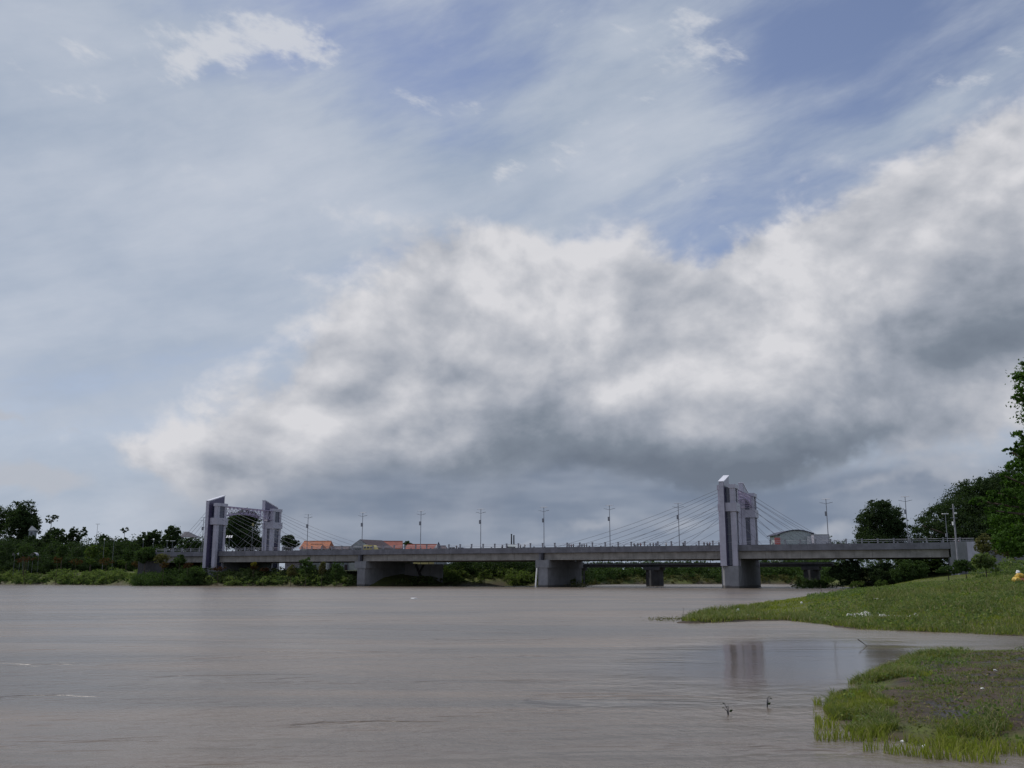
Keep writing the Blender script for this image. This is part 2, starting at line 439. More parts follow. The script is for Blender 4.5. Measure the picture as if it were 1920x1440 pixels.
def vnoise(X, Y, sc, seed=0):
    x = X / sc; y = Y / sc
    ix = np.floor(x).astype(np.int64); iy = np.floor(y).astype(np.int64)
    fx = x - ix; fy = y - iy; fx = fx * fx * (3 - 2 * fx); fy = fy * fy * (3 - 2 * fy)
    a = hash2(ix, iy, seed); b = hash2(ix + 1, iy, seed); c = hash2(ix, iy + 1, seed); d = hash2(ix + 1, iy + 1, seed)
    return (a * (1 - fx) + b * fx) * (1 - fy) + (c * (1 - fx) + d * fx) * fy
def sm(x, a, b):
    t = np.clip((x - a) / (b - a), 0, 1); return t * t * (3 - 2 * t)
def ground_z(X, Y, fast=False):
    X = np.asarray(X, float).ravel(); Y = np.asarray(Y, float).ravel()
    d = sdf_fast(X, Y) if fast else sdf(X, Y)
    dw = d + (vnoise(X, Y, 2.2, 3) - 0.5) * np.clip(Y / 26, 0.5, 1.8) + (vnoise(X, Y, 0.8, 4) - 0.5) * 0.5 + (vnoise(X, Y, 4.5, 6) - 0.5) * 2.4 * sm(Y, 42, 60) * (1 - sm(Y, 160, 220))
    dl = np.maximum(dw, 0)
    far = 4.6 * (1 - np.exp(-dl / 7.0)) + 0.8 * sm(dl, 30, 120)
    right = 0.22 * (1 - np.exp(-dl / 1.5)) + 4.9 * (1 - np.exp(-np.maximum(dl - 2.5, 0) / 34.0))
    near = 0.16 * (1 - np.exp(-dl / 0.8)) + 0.055 * np.minimum(dl, 25)
    wn = 1 - sm(Y, 38, 46)
    wf = np.maximum(sm(Y, 185, 215), sm(-X, 0, 20) * sm(Y, 100, 140))
    wf = np.where(X > 40, wf * 0.55 * sm(Y, 200, 260) + wf * 0.45, wf)
    z = near * wn + (1 - wn) * (right * (1 - wf) + far * wf)
    bumps = (vnoise(X, Y, 1.1, 5) - 0.5) * 0.10 + (vnoise(X, Y, 0.45, 9) - 0.5) * 0.05 + (vnoise(X, Y, 7, 8) - 0.5) * 0.35 * (1 - wn)
    z = z + bumps * sm(dl, 0, 1.5)
    return np.where(dw > 0, z + 0.001, np.maximum(0.22 * dw, -2.0))
def gzz(x, y): return float(ground_z([x], [y])[0])

def build_ground():
    rows = [-60, -30, -12, -4, 2, 6, 9]
    y = 10.5
    while y < 3600: rows.append(y); y *= 1.0165
    rows = np.array(rows)
    ks = np.concatenate([np.linspace(-3, -0.62, 30), np.arange(-0.61, 0.10, 0.008), np.arange(0.10, 0.62, 0.0045), np.linspace(0.63, 3, 30)])
    KK, YY = np.meshgrid(ks, rows)
    XX = KK * np.maximum(YY, 14)
    Z = ground_z(XX, YY)
    far = sm(YY.ravel(), 600, 1500)
    Z = Z + far * 2.0
    V = np.stack([XX.ravel(), YY.ravel(), Z], 1)
    nr, nc = XX.shape
    idx = np.arange(nr * nc).reshape(nr, nc)
    q = np.stack([idx[:-1, :-1], idx[:-1, 1:], idx[1:, 1:], idx[1:, :-1]], -1).reshape(-1, 4)
    zq = Z[q].max(1)
    q = q[zq > -1.9]
    me = np_mesh('ground', V, q)
    me.polygons.foreach_set('use_smooth', np.ones(len(q), bool))
    # where bare mud and trodden earth lie
    c = gz(1800, 1325); X, Y = V[:, 0], V[:, 1]
    d = sdf(X, Y)
    nz = vnoise(X, Y, 1.6, 21) * 0.6 + vnoise(X, Y, 0.6, 22) * 0.4
    mud = sm(d + (nz - 0.5) * 1.6, 0.5, 1.3) * (1 - sm(Y, 38, 42)) * (Y > 12)
    pth = at(1885, 1070, 118)
    mud = np.maximum(mud, sm(1.3 - np.hypot((X - pth.x - 3) / 9.0, (Y - pth.y) / 16.0) + (nz - 0.5) * 0.5, 0.2, 0.6))
    mud = np.maximum(mud, 1 - sm(d, 0.0, 0.5))
    a = me.attributes.new('mud', 'FLOAT', 'POINT'); a.data.foreach_set('value', mud.astype(np.float32))
    m, nb, b, out = material('ground_earth_and_turf')
    at_ = nb.new('ShaderNodeAttribute'); at_.attribute_name = 'mud'
    mu = E(nb, at_.outputs['Fac'])
    ge = nb.new('ShaderNodeNewGeometry'); P = E(nb, ge.outputs['Position'])
    n1 = nb.noise(P, 0.25, 5, 0.6); n2 = nb.noise(P, 3.0, 6, 0.65)
    turf = nb.mix(nb.smooth(n1, 0.35, 0.65), (0.075, 0.100, 0.022), (0.135, 0.160, 0.038))
    turf = nb.mix(nb.smooth(n2, 0.35, 0.7), turf, (0.050, 0.052, 0.022))
    earth = nb.mix(nb.smooth(n2, 0.3, 0.7), (0.045, 0.033, 0.025), (0.092, 0.068, 0.050))
    turfy = nb.smooth(nb.noise(P, 1.7, 5, 0.7), 0.52, 0.66, 0.0, 0.45)
    earth = nb.mix(turfy, earth, (0.050, 0.062, 0.022))
    wet = nb.smooth(nb.noise(P, 0.8, 4, 0.6), 0.50, 0.62) * mu
    earth = nb.mix(wet, earth, (0.026, 0.020, 0.016))
    nb.put(b.inputs['Base Color'], nb.mix(mu, turf, earth))
    nb.put(b.inputs['Roughness'], 0.9 - wet * 0.5); b.inputs['Specular IOR Level'].default_value = 0.25
    bn = nb.new('ShaderNodeBump'); bn.inputs['Strength'].default_value = 0.8; bn.inputs['Distance'].default_value = 0.06
    nb.put(bn.inputs['Height'], nb.noise(P, 5.0, 6, 0.7)); m.node_tree.links.new(bn.outputs[0], b.inputs['Normal'])
    tag(link('ground', me, m), kind='structure')
build_ground()

def build_water():
    v = [(-4000, -300, 0), (4000, -300, 0), (4000, 4000, 0), (-4000, 4000, 0)]
    me = bpy.data.meshes.new('water'); me.from_pydata(v, [], [(0, 1, 2, 3)]); me.update()
    m, nb, b, out = material('muddy_river_water')
    ge = nb.new('ShaderNodeNewGeometry'); P = E(nb, ge.outputs['Position'])
    px, py, pz = nb.sep(P)
    # the sheltered bay behind the spit lies calm; the open current is choppy
    c = gz(1425, 1240)
    m1 = nb.mapping(P, (c.x + 2.0, c.y + 2, 0), (0, 0, R(-22)), (7.0, 18, 1), 'TEXTURE')
    calm = nb.math('POWER', 0.36788, nb.vmath('DOT_PRODUCT', nb.vmath('MULTIPLY', m1, (1, 1, 0)), nb.vmath('MULTIPLY', m1, (1, 1, 0))))
    calm = nb.smooth(calm, 0.05, 0.85)
    flow = nb.vmath('MULTIPLY', P, (0.85, 1.0, 1.0))
    patch = nb.noise(nb.vmath('MULTIPLY', P, (0.35, 1.0, 1.0)), 0.055, 5, 0.62, dist=0.6)
    gust = nb.smooth(patch, 0.40, 0.56)
    big = nb.noise(flow, 0.45, 4, 0.55)
    mid = nb.noise(flow, 2.2, 5, 0.60, dist=0.3)
    fine = nb.noise(flow, 9.0, 3, 0.6)
    h = big * 0.24 + mid * 0.075 + fine * 0.014
    slick = nb.smooth(nb.noise(nb.vmath('MULTIPLY', P, (0.45, 1.0, 1.0)), 0.33, 4, 0.6, dist=0.7), 0.56, 0.68)
    amp = (0.30 + gust * 0.85) * (1.0 - slick * 0.62) * nb.math('SUBTRACT', 1.0, calm * 0.96, clamp=True)
    bn = nb.new('ShaderNodeBump'); bn.inputs['Strength'].default_value = 1.0; bn.inputs['Distance'].default_value = 1.0
    nb.put(bn.inputs['Height'], h * amp)
    m.node_tree.links.new(bn.outputs[0], b.inputs['Normal'])
    silt = nb.noise(nb.vmath('MULTIPLY', P, (0.25, 1.0, 1.0)), 0.10, 6, 0.62, dist=0.8)
    colr = nb.mix(nb.smooth(silt, 0.35, 0.68), (0.130, 0.115, 0.100), (0.208, 0.162, 0.122))
    nb.put(b.inputs['Base Color'], colr)
    nb.put(b.inputs['Roughness'], nb.math('SUBTRACT', 0.27, calm * 0.19))
    b.inputs['IOR'].default_value = 1.33
    tag(link('water', me, m), kind='structure')
build_water()
# ================================================================== the cable-stayed bridge
# bridge frame: x runs along the deck (towards the right bank), y across it (away from the viewer), z up
A0 = Vector((-86.9, 299.5)); B0 = Vector((98.8, 220.0))
U = (B0 - A0).normalized(); V = Vector((-U.y, U.x))
ANG = math.atan2(U.y, U.x)
O = A0 + U * ((0 - A0.x) / U.x)
def s_of(px, t=0.0, z=8.0):
    a = (px - CX) / F
    bx, by = O.x + t * V.x, O.y + t * V.y
    # bx + s*U.x = a*((by + s*U.y)*cp + (z-3)*sp)
    return (a * (by * cp + (z - CAMZ) * sp) - bx) / (U.x - a * U.y * cp)
def bw(s, t, z=0.0):
    return Vector((O.x + s * U.x + t * V.x, O.y + s * U.y + t * V.y, z))

ZT, ZF, ZG = 10.45, 8.98, 7.12           # parapet top, underside of the edge slab, underside of the girders
WID = 30.0
bridge = empty('bridge', (O.x, O.y, 0), ANG)
tag(bridge, 'long grey concrete road bridge with two lavender pylon gates and stay cables over the river', 'bridge')
S_L, S_R = s_of(285), s_of(1783)
T_L, T_R = s_of(395), s_of(1367)
P1, P2 = s_of(673), s_of(1014)
piers = [T_L, P1, P2, T_R]
# deck slab and carriageway
mb = MB(); mb.box(S_L - 7, S_R + 40, 1.7, WID - 0.7, 8.95, 9.35); mb.build('deck', M['fascia'], bridge)
mb = MB(); mb.box(S_L - 7, S_R + 60, 4.2, WID - 3.2, 9.352, 9.44); mb.build('carriageway', M['asphalt'], bridge)
for t0, t1 in ((1.3, 4.2), (WID - 3.2, WID - 0.3)):
    mb = MB(); mb.box(S_L - 7, S_R + 50, t0, t1, 9.354, 9.68); mb.build('sidewalk', M['fascia'], bridge)
# edge slab with parapet: panels about ten metres long with open joints
edges = [S_L]
while edges[-1] < S_R: edges.append(min(edges[-1] + 9.6, S_R))
for t0, t1 in ((1.0, 1.296), (WID - 0.296, WID)):
    for i, (a, b) in enumerate(zip(edges[:-1], edges[1:])):
        mb = MB(); mb.box(a + 0.025, b - 0.025, t0, t1, ZF + random.uniform(-.015, .015), ZT + random.uniform(-.012, .012))
        mb.build('parapet_panel', M['fascia'], bridge)
# girders: a row of segments per beam line, one line just inside the near edge, one at the far edge, three between
stops = [S_L - 6] + piers + [S_R]
for t0 in (1.75, 8.2, 14.6, 21.2, 27.4):
    for a, b in zip(stops[:-1], stops[1:]):
        a2, b2 = a + (0.35 if a > S_L else 0), b - 0.35
        n = max(2, int(round((b2 - a2) / 8.2))) if t0 < 2 else 1
        for k in range(n):
            x0 = a2 + (b2 - a2) * k / n + 0.02; x1 = a2 + (b2 - a2) * (k + 1) / n - 0.02
            mb = MB(); j = random.uniform(-.02, .02)
            mb.box(x0, x1, t0 + j, t0 + 0.75 + j, ZG + 0.28, 8.93); mb.box(x0, x1, t0 - 0.12 + j, t0 + 0.9 + j, ZG, ZG + 0.278)
            mb.build('girder_segment', M['girder'], bridge)
# soffit slab and cross beams
mb = MB(); mb.box(S_L - 5, S_R, 2.9, WID - 2.9, 8.55, 8.94); mb.build('soffit', M['fascia'], bridge)
# ordinary piers
def pier(s, name='pier', top=7.09, w=3.0):
    h = w / 2
    mb = MB()
    mb.prism([(s - h + 0.45, 1.0), (s + h, 1.0), (s + h, WID - 1.5), (s - h, WID - 1.5), (s - h, 1.7)], -3, 5.1)
    mb.build('pier', M['pier'], bridge)
    mb = MB(); mb.box(s - h - 0.35, s + h + 0.4, 0.8, WID - 1.2, 5.102, top); mb.build('pier_cap', M['pier'], bridge)
    mb = MB(); mb.box(s - 0.28, s + 0.28, 0.985, 1.6, ZG + 0.02, ZF - 0.02); mb.build('expansion_joint', M['joint'], bridge)
    mb = MB(); mb.box(s - 1.1, s - 0.3, 1.25, 1.7, ZG + 0.01, ZF - 0.03); mb.build('bearing_block', M['fascia'], bridge)
pier(P1); pier(P2)
# water gauge leaning on the second pier
mb = MB(); mb.tube([(P2 - 1.85, 0.75, 0.0), (P2 - 1.45, 0.85, 5.0)], 0.22, 6); mb.build('gauge_board', M['white'], bridge)
# right abutment and wing wall
mb = MB(); mb.box(S_R - 0.3, S_R + 1.3, 0.9, WID - 1, 0.5, 7.1); mb.build('abutment', M['pier'], bridge)
mb = MB(); mb.box(S_R + 0.02, S_R + 3.4, 0.55, 1.29, 5.6, ZT + 0.15); mb.build('wing_wall', M['pier'], bridge)
mb = MB(); mb.box(S_R + 3.42, S_R + 5.9, 0.35, 1.29, 6.2, ZT + 0.1); o = mb.build('wing_wall', M['panel'], bridge); tag(o, 'paler end panel of the wing wall')
mb = MB(); mb.box(S_R + 0.5, S_R + 70, 1.3, WID - 0.8, 3, 9.34); mb.build('approach_fill', M['fascia'], bridge)
# left approach: retaining wall under the low end
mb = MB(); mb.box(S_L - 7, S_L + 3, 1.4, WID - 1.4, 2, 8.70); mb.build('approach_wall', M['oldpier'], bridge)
# left abutment walls under the left span
for x0, x1, y0, z1 in ((s_of(512) , s_of(540), 6, 6.9), (s_of(644), s_of(662), 9, 6.3)):
    mb = MB(); mb.box(x0, x1, y0, y0 + 1.2, 1, z1); mb.build('abutment_wall', M['panel'], bridge)

# railing: posts every 3.5 m with caps, two rails
postm = MB().box(-0.16, 0.16, -0.13, 0.13, 0, 0.98).mesh('railing_post')
capm = MB().box(-0.22, 0.22, -0.18, 0.18, 0.981, 1.12).mesh('post_cap')
postm.materials.append(M['post']); capm.materials.append(M['post'])
sp_ = 3.5
npst = int((S_R + 5 - S_L) / sp_)
for ty in (1.15, WID - 0.15):
    for i in range(npst + 1):
        s = S_L + 0.4 + i * sp_
        if min(abs(s - T_L), abs(s - T_R)) < 2.9: continue
        p = share('railing_post', postm, bridge, (s, ty, ZT + 0.012)); share('post_cap', capm, p, (0, 0, 0))
    segs = [(S_L, T_L - 2.5), (T_L + 2.85, T_R - 2.5), (T_R + 2.85, S_R + 5)]
    for a, b in segs:
        for zz in (0.42, 0.84):
            mb = MB(); mb.tube([(a, ty, ZT + zz), (b, ty, ZT + zz)], 0.045, 6); mb.build('rail', M['rail'], bridge)

# pylon gates -------------------------------------------------------
def stack(mb, x0, x1, y0, y1, z0, z1, step=1.2):   # cladding courses separated by shallow grooves
    n = max(1, int(round((z1 - z0) / step)))
    for k in range(n):
        a = z0 + (z1 - z0) * k / n; b = z0 + (z1 - z0) * (k + 1) / n
        e = random.uniform(-0.006, 0.006)
        mb.box(x0 + e, x1 - e, y0 + e, y1 - e, a + 0.02, b - 0.02)
    mb.box(x0 + 0.05, x1 - 0.05, y0 + 0.05, y1 - 0.05, z0 + 0.01, z1 - 0.01)
ZB, ZTOP = 5.35, 24.9
def pylon(s0, m):                        # m=+1 near leg, m=-1 far leg (mirror image across the deck)
    yc = 15.5
    def Y(y0, y1):
        return (y0, y1) if m > 0 else (2 * yc - y1, 2 * yc - y0)
    def part(name, mtl, boxes, parent, courses=True):
        mb = MB()
        for (x0, x1, y0, y1, z0, z1) in boxes:
            a, b = Y(y0, y1)
            if courses: stack(mb, x0, x1, a, b, z0, z1)
            else: mb.box(x0, x1, a, b, z0, z1)
        return mb.build(name, mtl, parent)
    py = part('pylon', M['panel'], [(-2.0, -1.42, -0.8, 0.3, ZB, ZTOP), (-2.0, -1.42, 2.6, 3.6, ZB, ZTOP),
                                    (0.95, 2.2, -0.8, 0.3, ZB, ZTOP), (0.95, 2.2, 2.6, 3.6, ZB, ZTOP)], bridge)
    py.location = (s0, 0, 0)
    part('glazed_core', M['glass'], [(-1.85, 1.98, -0.2, 3.2, ZB + 0.1, ZTOP - 0.3)], py, False)
    # mullions on the glazing
    mu = MB(); a, b = Y(-0.3, 3.3)
    for z in np.arange(7, 25, 2.0):
        mu.box(-1.89, 2.02, a + 0.06, b - 0.06, z, z + 0.06)
    mu.build('mullions', M['galv'], py)
    part('collar', M['panel'], [(-0.19, 2.55, -1.15, 3.95, 18.6, 20.7), (-2.12, -1.42, -1.0, 3.8, 18.7, 20.5)], py, False)
    part('crown', M['panel'], [(0.7, 2.38, -1.0, 3.8, ZTOP - 0.6, ZTOP + 0.35), (-2.12, -1.42, -1.0, 3.8, ZTOP - 0.9, ZTOP + 0.25)], py, False)
    # tall fin with a raked top that climbs towards the roadway
    mb = MB()
    z = ZB
    while z < 24.6:
        a, b = Y(-2.0, 3.4); mb.box(-1.38 , -0.28, a, b, z + 0.02, min(z + 1.2, 24.75) - 0.02); z += 1.2
    a, b = Y(-1.95, 3.35); mb.box(-1.33, -0.33, a, b, ZB, 24.75)
    mb.build('fin', M['panel'], py)
    y0, y1 = (-2.0, 5.2) if m > 0 else (2 * yc + 2.0, 2 * yc - 5.2)
    cap = MB()
    prof = [(y0, 24.75), (y1, 24.75), (y1, 27.85), (y0, 25.75)]
    cap.quadbox([(-1.42, y, z) for y, z in prof], [(-0.24, y, z) for y, z in prof]); cap.build('fin_head', M['panel'], py)
    cap = MB(); prof = [(y0 - 0.12 * m, 25.79), (y1 + 0.12 * m, 27.91), (y1 + 0.12 * m, 28.13), (y0 - 0.12 * m, 26.01)]
    cap.quadbox([(-1.55, y, z) for y, z in prof], [(-0.11, y, z) for y, z in prof]); cap.build('raked_coping', M['panelcap'], py)
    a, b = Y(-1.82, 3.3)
    MB().box(-0.278, -0.235, a, b, ZB + 0.1, 24.7).build('dark_side_panel', M['plum'], py)  # thin dark plum sheet over one face of the fin only
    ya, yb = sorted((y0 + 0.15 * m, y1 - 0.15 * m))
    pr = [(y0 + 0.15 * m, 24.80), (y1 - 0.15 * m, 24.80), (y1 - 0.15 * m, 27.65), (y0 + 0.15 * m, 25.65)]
    q = MB(); q.quadbox([(-0.239, y, z) for y, z in pr], [(-0.20, y, z) for y, z in pr]); q.build('dark_side_panel', M['plum'], py)
    return py
for s0 in (T_L, T_R):
    for m in (1, -1): pylon(s0, m)
    # base: river pier that carries the gate
    if s0 == T_R:
        mb = MB(); mb.prism([(s0 - 1.1, -0.9), (s0 + 2.3, -0.9), (s0 + 2.3, 31.9), (s0 - 2.2, 31.9), (s0 - 2.2, 1.1)], -3, ZB - 0.02); mb.build('pier', M['pier'], bridge)
        mb = MB(); mb.box(s0 - 2.0, s0 + 2.1, 3.7, 27, ZB - 0.021, 7.08); mb.build('pier_cap', M['pier'], bridge)
    else:
        mb = MB(); mb.box(s0 - 2.2, s0 + 2.2, -0.9, 31.9, 1, ZB - 0.02); mb.build('pier', M['pier'], bridge)
        mb = MB(); mb.box(s0 - 2.0, s0 + 2.0, 3.7, 27, ZB - 0.019, 7.08); mb.build('pier_cap', M['pier'], bridge)
    # lattice beam between the two legs
    mb = MB()
    yA, yB = 3.7, 27.3
    n = 12
    def zlow(q): return 21.4 + 1.3 * math.sin(math.pi * q)
    for xx in (-1.6, 1.6):
        top = [(xx, yA + (yB - yA) * k / n, 24.5) for k in range(n + 1)]
        low = [(xx, yA + (yB - yA) * k / n, zlow(k / n)) for k in range(n + 1)]
        mb.tube(top, 0.13, 5); mb.tube(low, 0.13, 5)
        for k in range(n):
            mb.tube([top[k], low[k + 1]], 0.07, 4); mb.tube([low[k], top[k + 1]], 0.07, 4); mb.tube([top[k], low[k]], 0.08, 4)
    for k in range(n + 1):
        y = yA + (yB - yA) * k / n
        mb.tube([(-1.6, y, 24.5), (1.6, y, 24.5)], 0.07, 4); mb.tube([(-1.6, y, zlow(k / n)), (1.6, y, zlow(k / n))], 0.07, 4)
        if k < n:
            y2 = yA + (yB - yA) * (k + 1) / n
            mb.tube([(-1.6, y, 24.5), (1.6, y2, 24.5)], 0.05, 4)
    tr = mb.build('lattice_beam', M['lattice'], bridge, loc=(s0, 0, 0))
    orn = MB()                            # hoops and scrolls hung in the lattice
    for k in range(7):
        y = yA + (yB - yA) * (k + 0.5) / 7
        r = 0.95 if k % 2 else 0.7
        pts = [(0, y + r * math.cos(a), 23.4 + r * math.sin(a)) for a in np.linspace(0, 2 * math.pi, 13)]
        orn.tube(pts, 0.07, 4)
    orn.build('ornament', M['lattice'], tr)
# stay cables with a slight sag
def cable(x0, y0, z0, x1, z1, sag):
    pts = []
    for k in range(9):
        q = k / 8
        pts.append((x0 + (x1 - x0) * q, y0, z0 + (z1 - z0) * q - sag * math.sin(math.pi * q)))
    MB().tube(pts, 0.04, 5).build('stay_cable', M['cable'], bridge)
for s0, inward in ((T_L, 1), (T_R, -1)):
    for y in (1.15, WID - 0.15):
        for z0, run in ((24.2, 43), (23.4, 38), (22.5, 33), (21.6, 27.5), (20.4, 22.0), (19.0, 15.5), (17.0, 9.0)):
            cable(s0 + inward * 2.3, y, z0, s0 + inward * (2.3 + run), ZT + 0.1, run * 0.022)
        for z0, run in ((24.2, 21), (23.0, 18.5), (21.6, 15.5), (20.2, 12), (18.6, 8.5), (16.4, 5.5)):
            cable(s0 - inward * 2.3, y, z0, s0 - inward * (2.3 + run * (0.72 if inward > 0 else 1)), ZT + 0.1, run * 0.015)

# ================================================================== the older bridge behind
old = empty('old_bridge', tuple(bw(0, 44, 0)), ANG)
tag(old, 'low dark older bridge seen beneath the deck of the pylon bridge', 'bridge')
oz0, oz1 = 5.5, 6.75
oL, oR = s_of(700, 44), s_of(1560, 44)
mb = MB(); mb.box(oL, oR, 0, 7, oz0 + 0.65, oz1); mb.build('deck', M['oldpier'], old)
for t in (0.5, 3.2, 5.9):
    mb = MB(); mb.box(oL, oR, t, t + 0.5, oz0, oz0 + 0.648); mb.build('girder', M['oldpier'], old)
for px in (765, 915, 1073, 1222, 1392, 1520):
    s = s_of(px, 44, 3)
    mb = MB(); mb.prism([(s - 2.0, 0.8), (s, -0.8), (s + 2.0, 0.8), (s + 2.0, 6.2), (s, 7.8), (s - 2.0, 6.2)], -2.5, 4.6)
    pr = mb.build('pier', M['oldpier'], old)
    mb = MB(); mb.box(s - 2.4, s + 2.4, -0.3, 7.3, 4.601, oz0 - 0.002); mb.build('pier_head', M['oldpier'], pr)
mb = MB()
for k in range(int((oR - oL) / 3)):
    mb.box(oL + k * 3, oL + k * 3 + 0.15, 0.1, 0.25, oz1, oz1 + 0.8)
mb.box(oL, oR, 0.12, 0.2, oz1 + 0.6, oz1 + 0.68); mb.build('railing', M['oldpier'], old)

# grey retaining wall with dark diagonal buttresses under the left span, on the far bank
wall = empty('retaining_wall', tuple(at(792, 1086, 299)), ANG * 0.3)
wall.location.z = 1.0
tag(wall, 'pale grey retaining wall on the left bank seen under the bridge deck', 'wall')
for k in range(3):
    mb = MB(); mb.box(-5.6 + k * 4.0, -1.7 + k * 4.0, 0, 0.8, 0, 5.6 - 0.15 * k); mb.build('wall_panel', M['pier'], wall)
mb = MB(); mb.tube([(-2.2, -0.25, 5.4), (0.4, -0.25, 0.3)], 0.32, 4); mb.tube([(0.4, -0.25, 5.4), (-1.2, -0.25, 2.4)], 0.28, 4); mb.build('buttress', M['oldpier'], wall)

# ================================================================== street lamps along the near sidewalk
def lamp_parts(root, h=11.2, arms=True):
    MB().tube([(0, 0, 0), (0, 0, 4), (0, 0, h)], [0.12, 0.10, 0.07], 8).build('pole', M['galv'], root)
    MB().box(-0.22, 0.22, -0.22, 0.22, 0, 0.35).build('base', M['post'], root)
    MB().box(-0.42, 0.02, -0.28, 0.22, h * 0.66, h * 0.66 + 1.05).build('battery_box', M['galv'], root)
    if arms:
        for sgn in (-1, 1):
            a = MB().tube([(0, 0, h - 0.95), (0.85 * sgn, 0, h - 0.72)], 0.045, 5).build('arm', M['galv'], root)
            MB().quadbox([(0.75 * sgn, -0.14, h - 0.78), (1.5 * sgn, -0.12, h - 0.62), (1.5 * sgn, 0.12, h - 0.62), (0.75 * sgn, 0.14, h - 0.78)],
                         [(0.75 * sgn, -0.14, h - 0.68), (1.5 * sgn, -0.12, h - 0.56), (1.5 * sgn, 0.12, h - 0.56), (0.75 * sgn, 0.14, h - 0.68)]).build('luminaire', M['galv'], a)
    fr = MB().tube([(0, 0, h - 0.1), (0, 0, h + 0.15)], 0.09, 6).build('bracket', M['galv'], root)
    MB().quadbox([(-0.95, -0.45, h + 0.12), (0.95, -0.45, h + 0.12), (0.95, 0.45, h + 0.30), (-0.95, 0.45, h + 0.30)],
                 [(-0.95, -0.45, h + 0.17), (0.95, -0.45, h + 0.17), (0.95, 0.45, h + 0.35), (-0.95, 0.45, h + 0.35)]).build('solar_panel', M['solar'], root)
lamps = [(575, 'street lamp on the bridge, first to the right of the left gate'),
         (678, 'street lamp on the bridge just left of the grey gabled house'),
         (788, 'street lamp on the bridge standing before the low red tiled roof'),
         (901, 'street lamp on the bridge between the red roof and the twin chimneys'),
         (1020, 'street lamp on the bridge just right of the twin chimneys, over the middle pier'),
         (1144, 'street lamp on the bridge where the longest stay cable of the right gate comes down'),
         (1274, 'street lamp on the bridge next to the left side of the tall right gate'),
         (1554, 'street lamp on the bridge right of the arched hall roof'),
         (1704, 'street lamp on the bridge between the round tree and the big dark tree'),
         (378, 'street lamp half hidden at the left edge of the left gate')]
proto = None
for i, (px, lab) in enumerate(lamps):
    p = bw(s_of(px, 1.7, 10), 1.75, 9.68)
    if proto is None:
        proto = empty('street_lamp', p, ANG); lamp_parts(proto); o = proto
    else:
        o = copy_tree(proto); o.location = p
    tag(o, lab, 'street lamp', 'solar street lamps along the bridge')
# ================================================================== foliage
def leaf_quads(C, size, g, flat=0.0, aspect=0.62):
    n = len(C)
    sz = size * g.uniform(0.6, 1.35, n)
    nrm = g.normal(size=(n, 3)); nrm[:, 2] = nrm[:, 2] * (1 - flat) + flat * 2.2 * np.sign(nrm[:, 2])
    nrm /= np.linalg.norm(nrm, axis=1, keepdims=True)
    a = g.normal(size=(n, 3)); a -= (a * nrm).sum(1, keepdims=True) * nrm; a /= np.linalg.norm(a, axis=1, keepdims=True)
    b = np.cross(nrm, a)
    a = a * sz[:, None] * 0.5; b = b * sz[:, None] * 0.5 * aspect
    V = np.stack([C - a, C - a * 0.1 + b, C + a, C - a * 0.1 - b], 1).reshape(-1, 3)
    return V, np.arange(4 * n).reshape(n, 4)
def clump_points(lobes, n, g, tight=0.16, nper=34, under=0.35, cap=1.0):
    L = np.array(lobes, float)
    w = L[:, 3] * L[:, 5] + L[:, 3] * L[:, 4]; w /= w.sum()
    nc = max(8, n // nper)
    li = g.choice(len(L), nc, p=w)
    d = g.normal(size=(nc, 3)); d[:, 2] = np.where(d[:, 2] < 0, d[:, 2] * (1 - under), d[:, 2])
    d /= np.linalg.norm(d, axis=1, keepdims=True)
    r = g.uniform(0.35, 1.0, nc) ** 0.45 * g.uniform(0.86, 1.10, nc)
    cc = L[li, :3] + d * r[:, None] * L[li, 3:6]
    cr = np.minimum(tight * np.minimum(L[li, 3], L[li, 5]), cap) * g.uniform(0.6, 1.7, nc)
    ci = g.integers(0, nc, n)
    off = g.normal(size=(n, 3)) * 0.62
    return cc[ci] + off * cr[ci][:, None] * np.array([1.15, 1.15, 0.75])
def sublobes(cx, cy, cz, rx, ry, rz, k, g, fr=(0.34, 0.55)):
    out = [(cx, cy, cz, rx * 0.72, ry * 0.72, rz * 0.72)]
    for _ in range(k):
        d = g.normal(size=3); d /= np.linalg.norm(d)
        f = g.uniform(*fr); q = 0.95 - f * 0.75
        out.append((cx + d[0] * rx * q, cy + d[1] * ry * q, cz + d[2] * rz * q, rx * f, ry * f, rz * f * 0.9))
    return out
def make_tree(name, label, cat, base, lobes, n, leaf, m, seed, trunk_r=0.3, lean=(0, 0), group=None, flat=0.0, tight=0.16, limbs=6, nper=34):
    n = int(n * 2.1); leaf *= 1.12
    g = np.random.default_rng(seed)
    bx, by, bz = base
    root = empty(name, base)
    tag(root, label, cat, group)
    Lr = [(l[0] - bx, l[1] - by, l[2] - bz, l[3], l[4], l[5]) for l in lobes]
    P = clump_points(Lr, n, g, tight, nper)
    V, q = leaf_quads(P, leaf, g, flat)
    link('crown', np_mesh('crown', V, q), M[m], root)
    main = Lr[0]
    top = Vector((main[0], main[1], main[2]))
    fork = Vector((top.x * 0.35 + lean[0], top.y * 0.35 + lean[1], max(top.z - main[5] * 0.9, top.z * 0.35)))
    MB().tube([(0, 0, -0.4), (fork.x * 0.45, fork.y * 0.5, fork.z * 0.5), tuple(fork), tuple(top)], [trunk_r * 1.25, trunk_r, trunk_r * 0.8, trunk_r * 0.3], 7).build('trunk', M['bark'], root, smooth=True)
    lm = MB()
    for l in Lr[1:1 + limbs]:
        e = Vector(l[:3]); mid = fork.lerp(e, 0.5) + Vector((0, 0, 0.06 * e.z))
        lm.tube([tuple(fork), tuple(mid), tuple(e)], [trunk_r * 0.55, trunk_r * 0.32, trunk_r * 0.12], 5)
    if lm.v: lm.build('limbs', M['bark'], root, smooth=True)
    return root
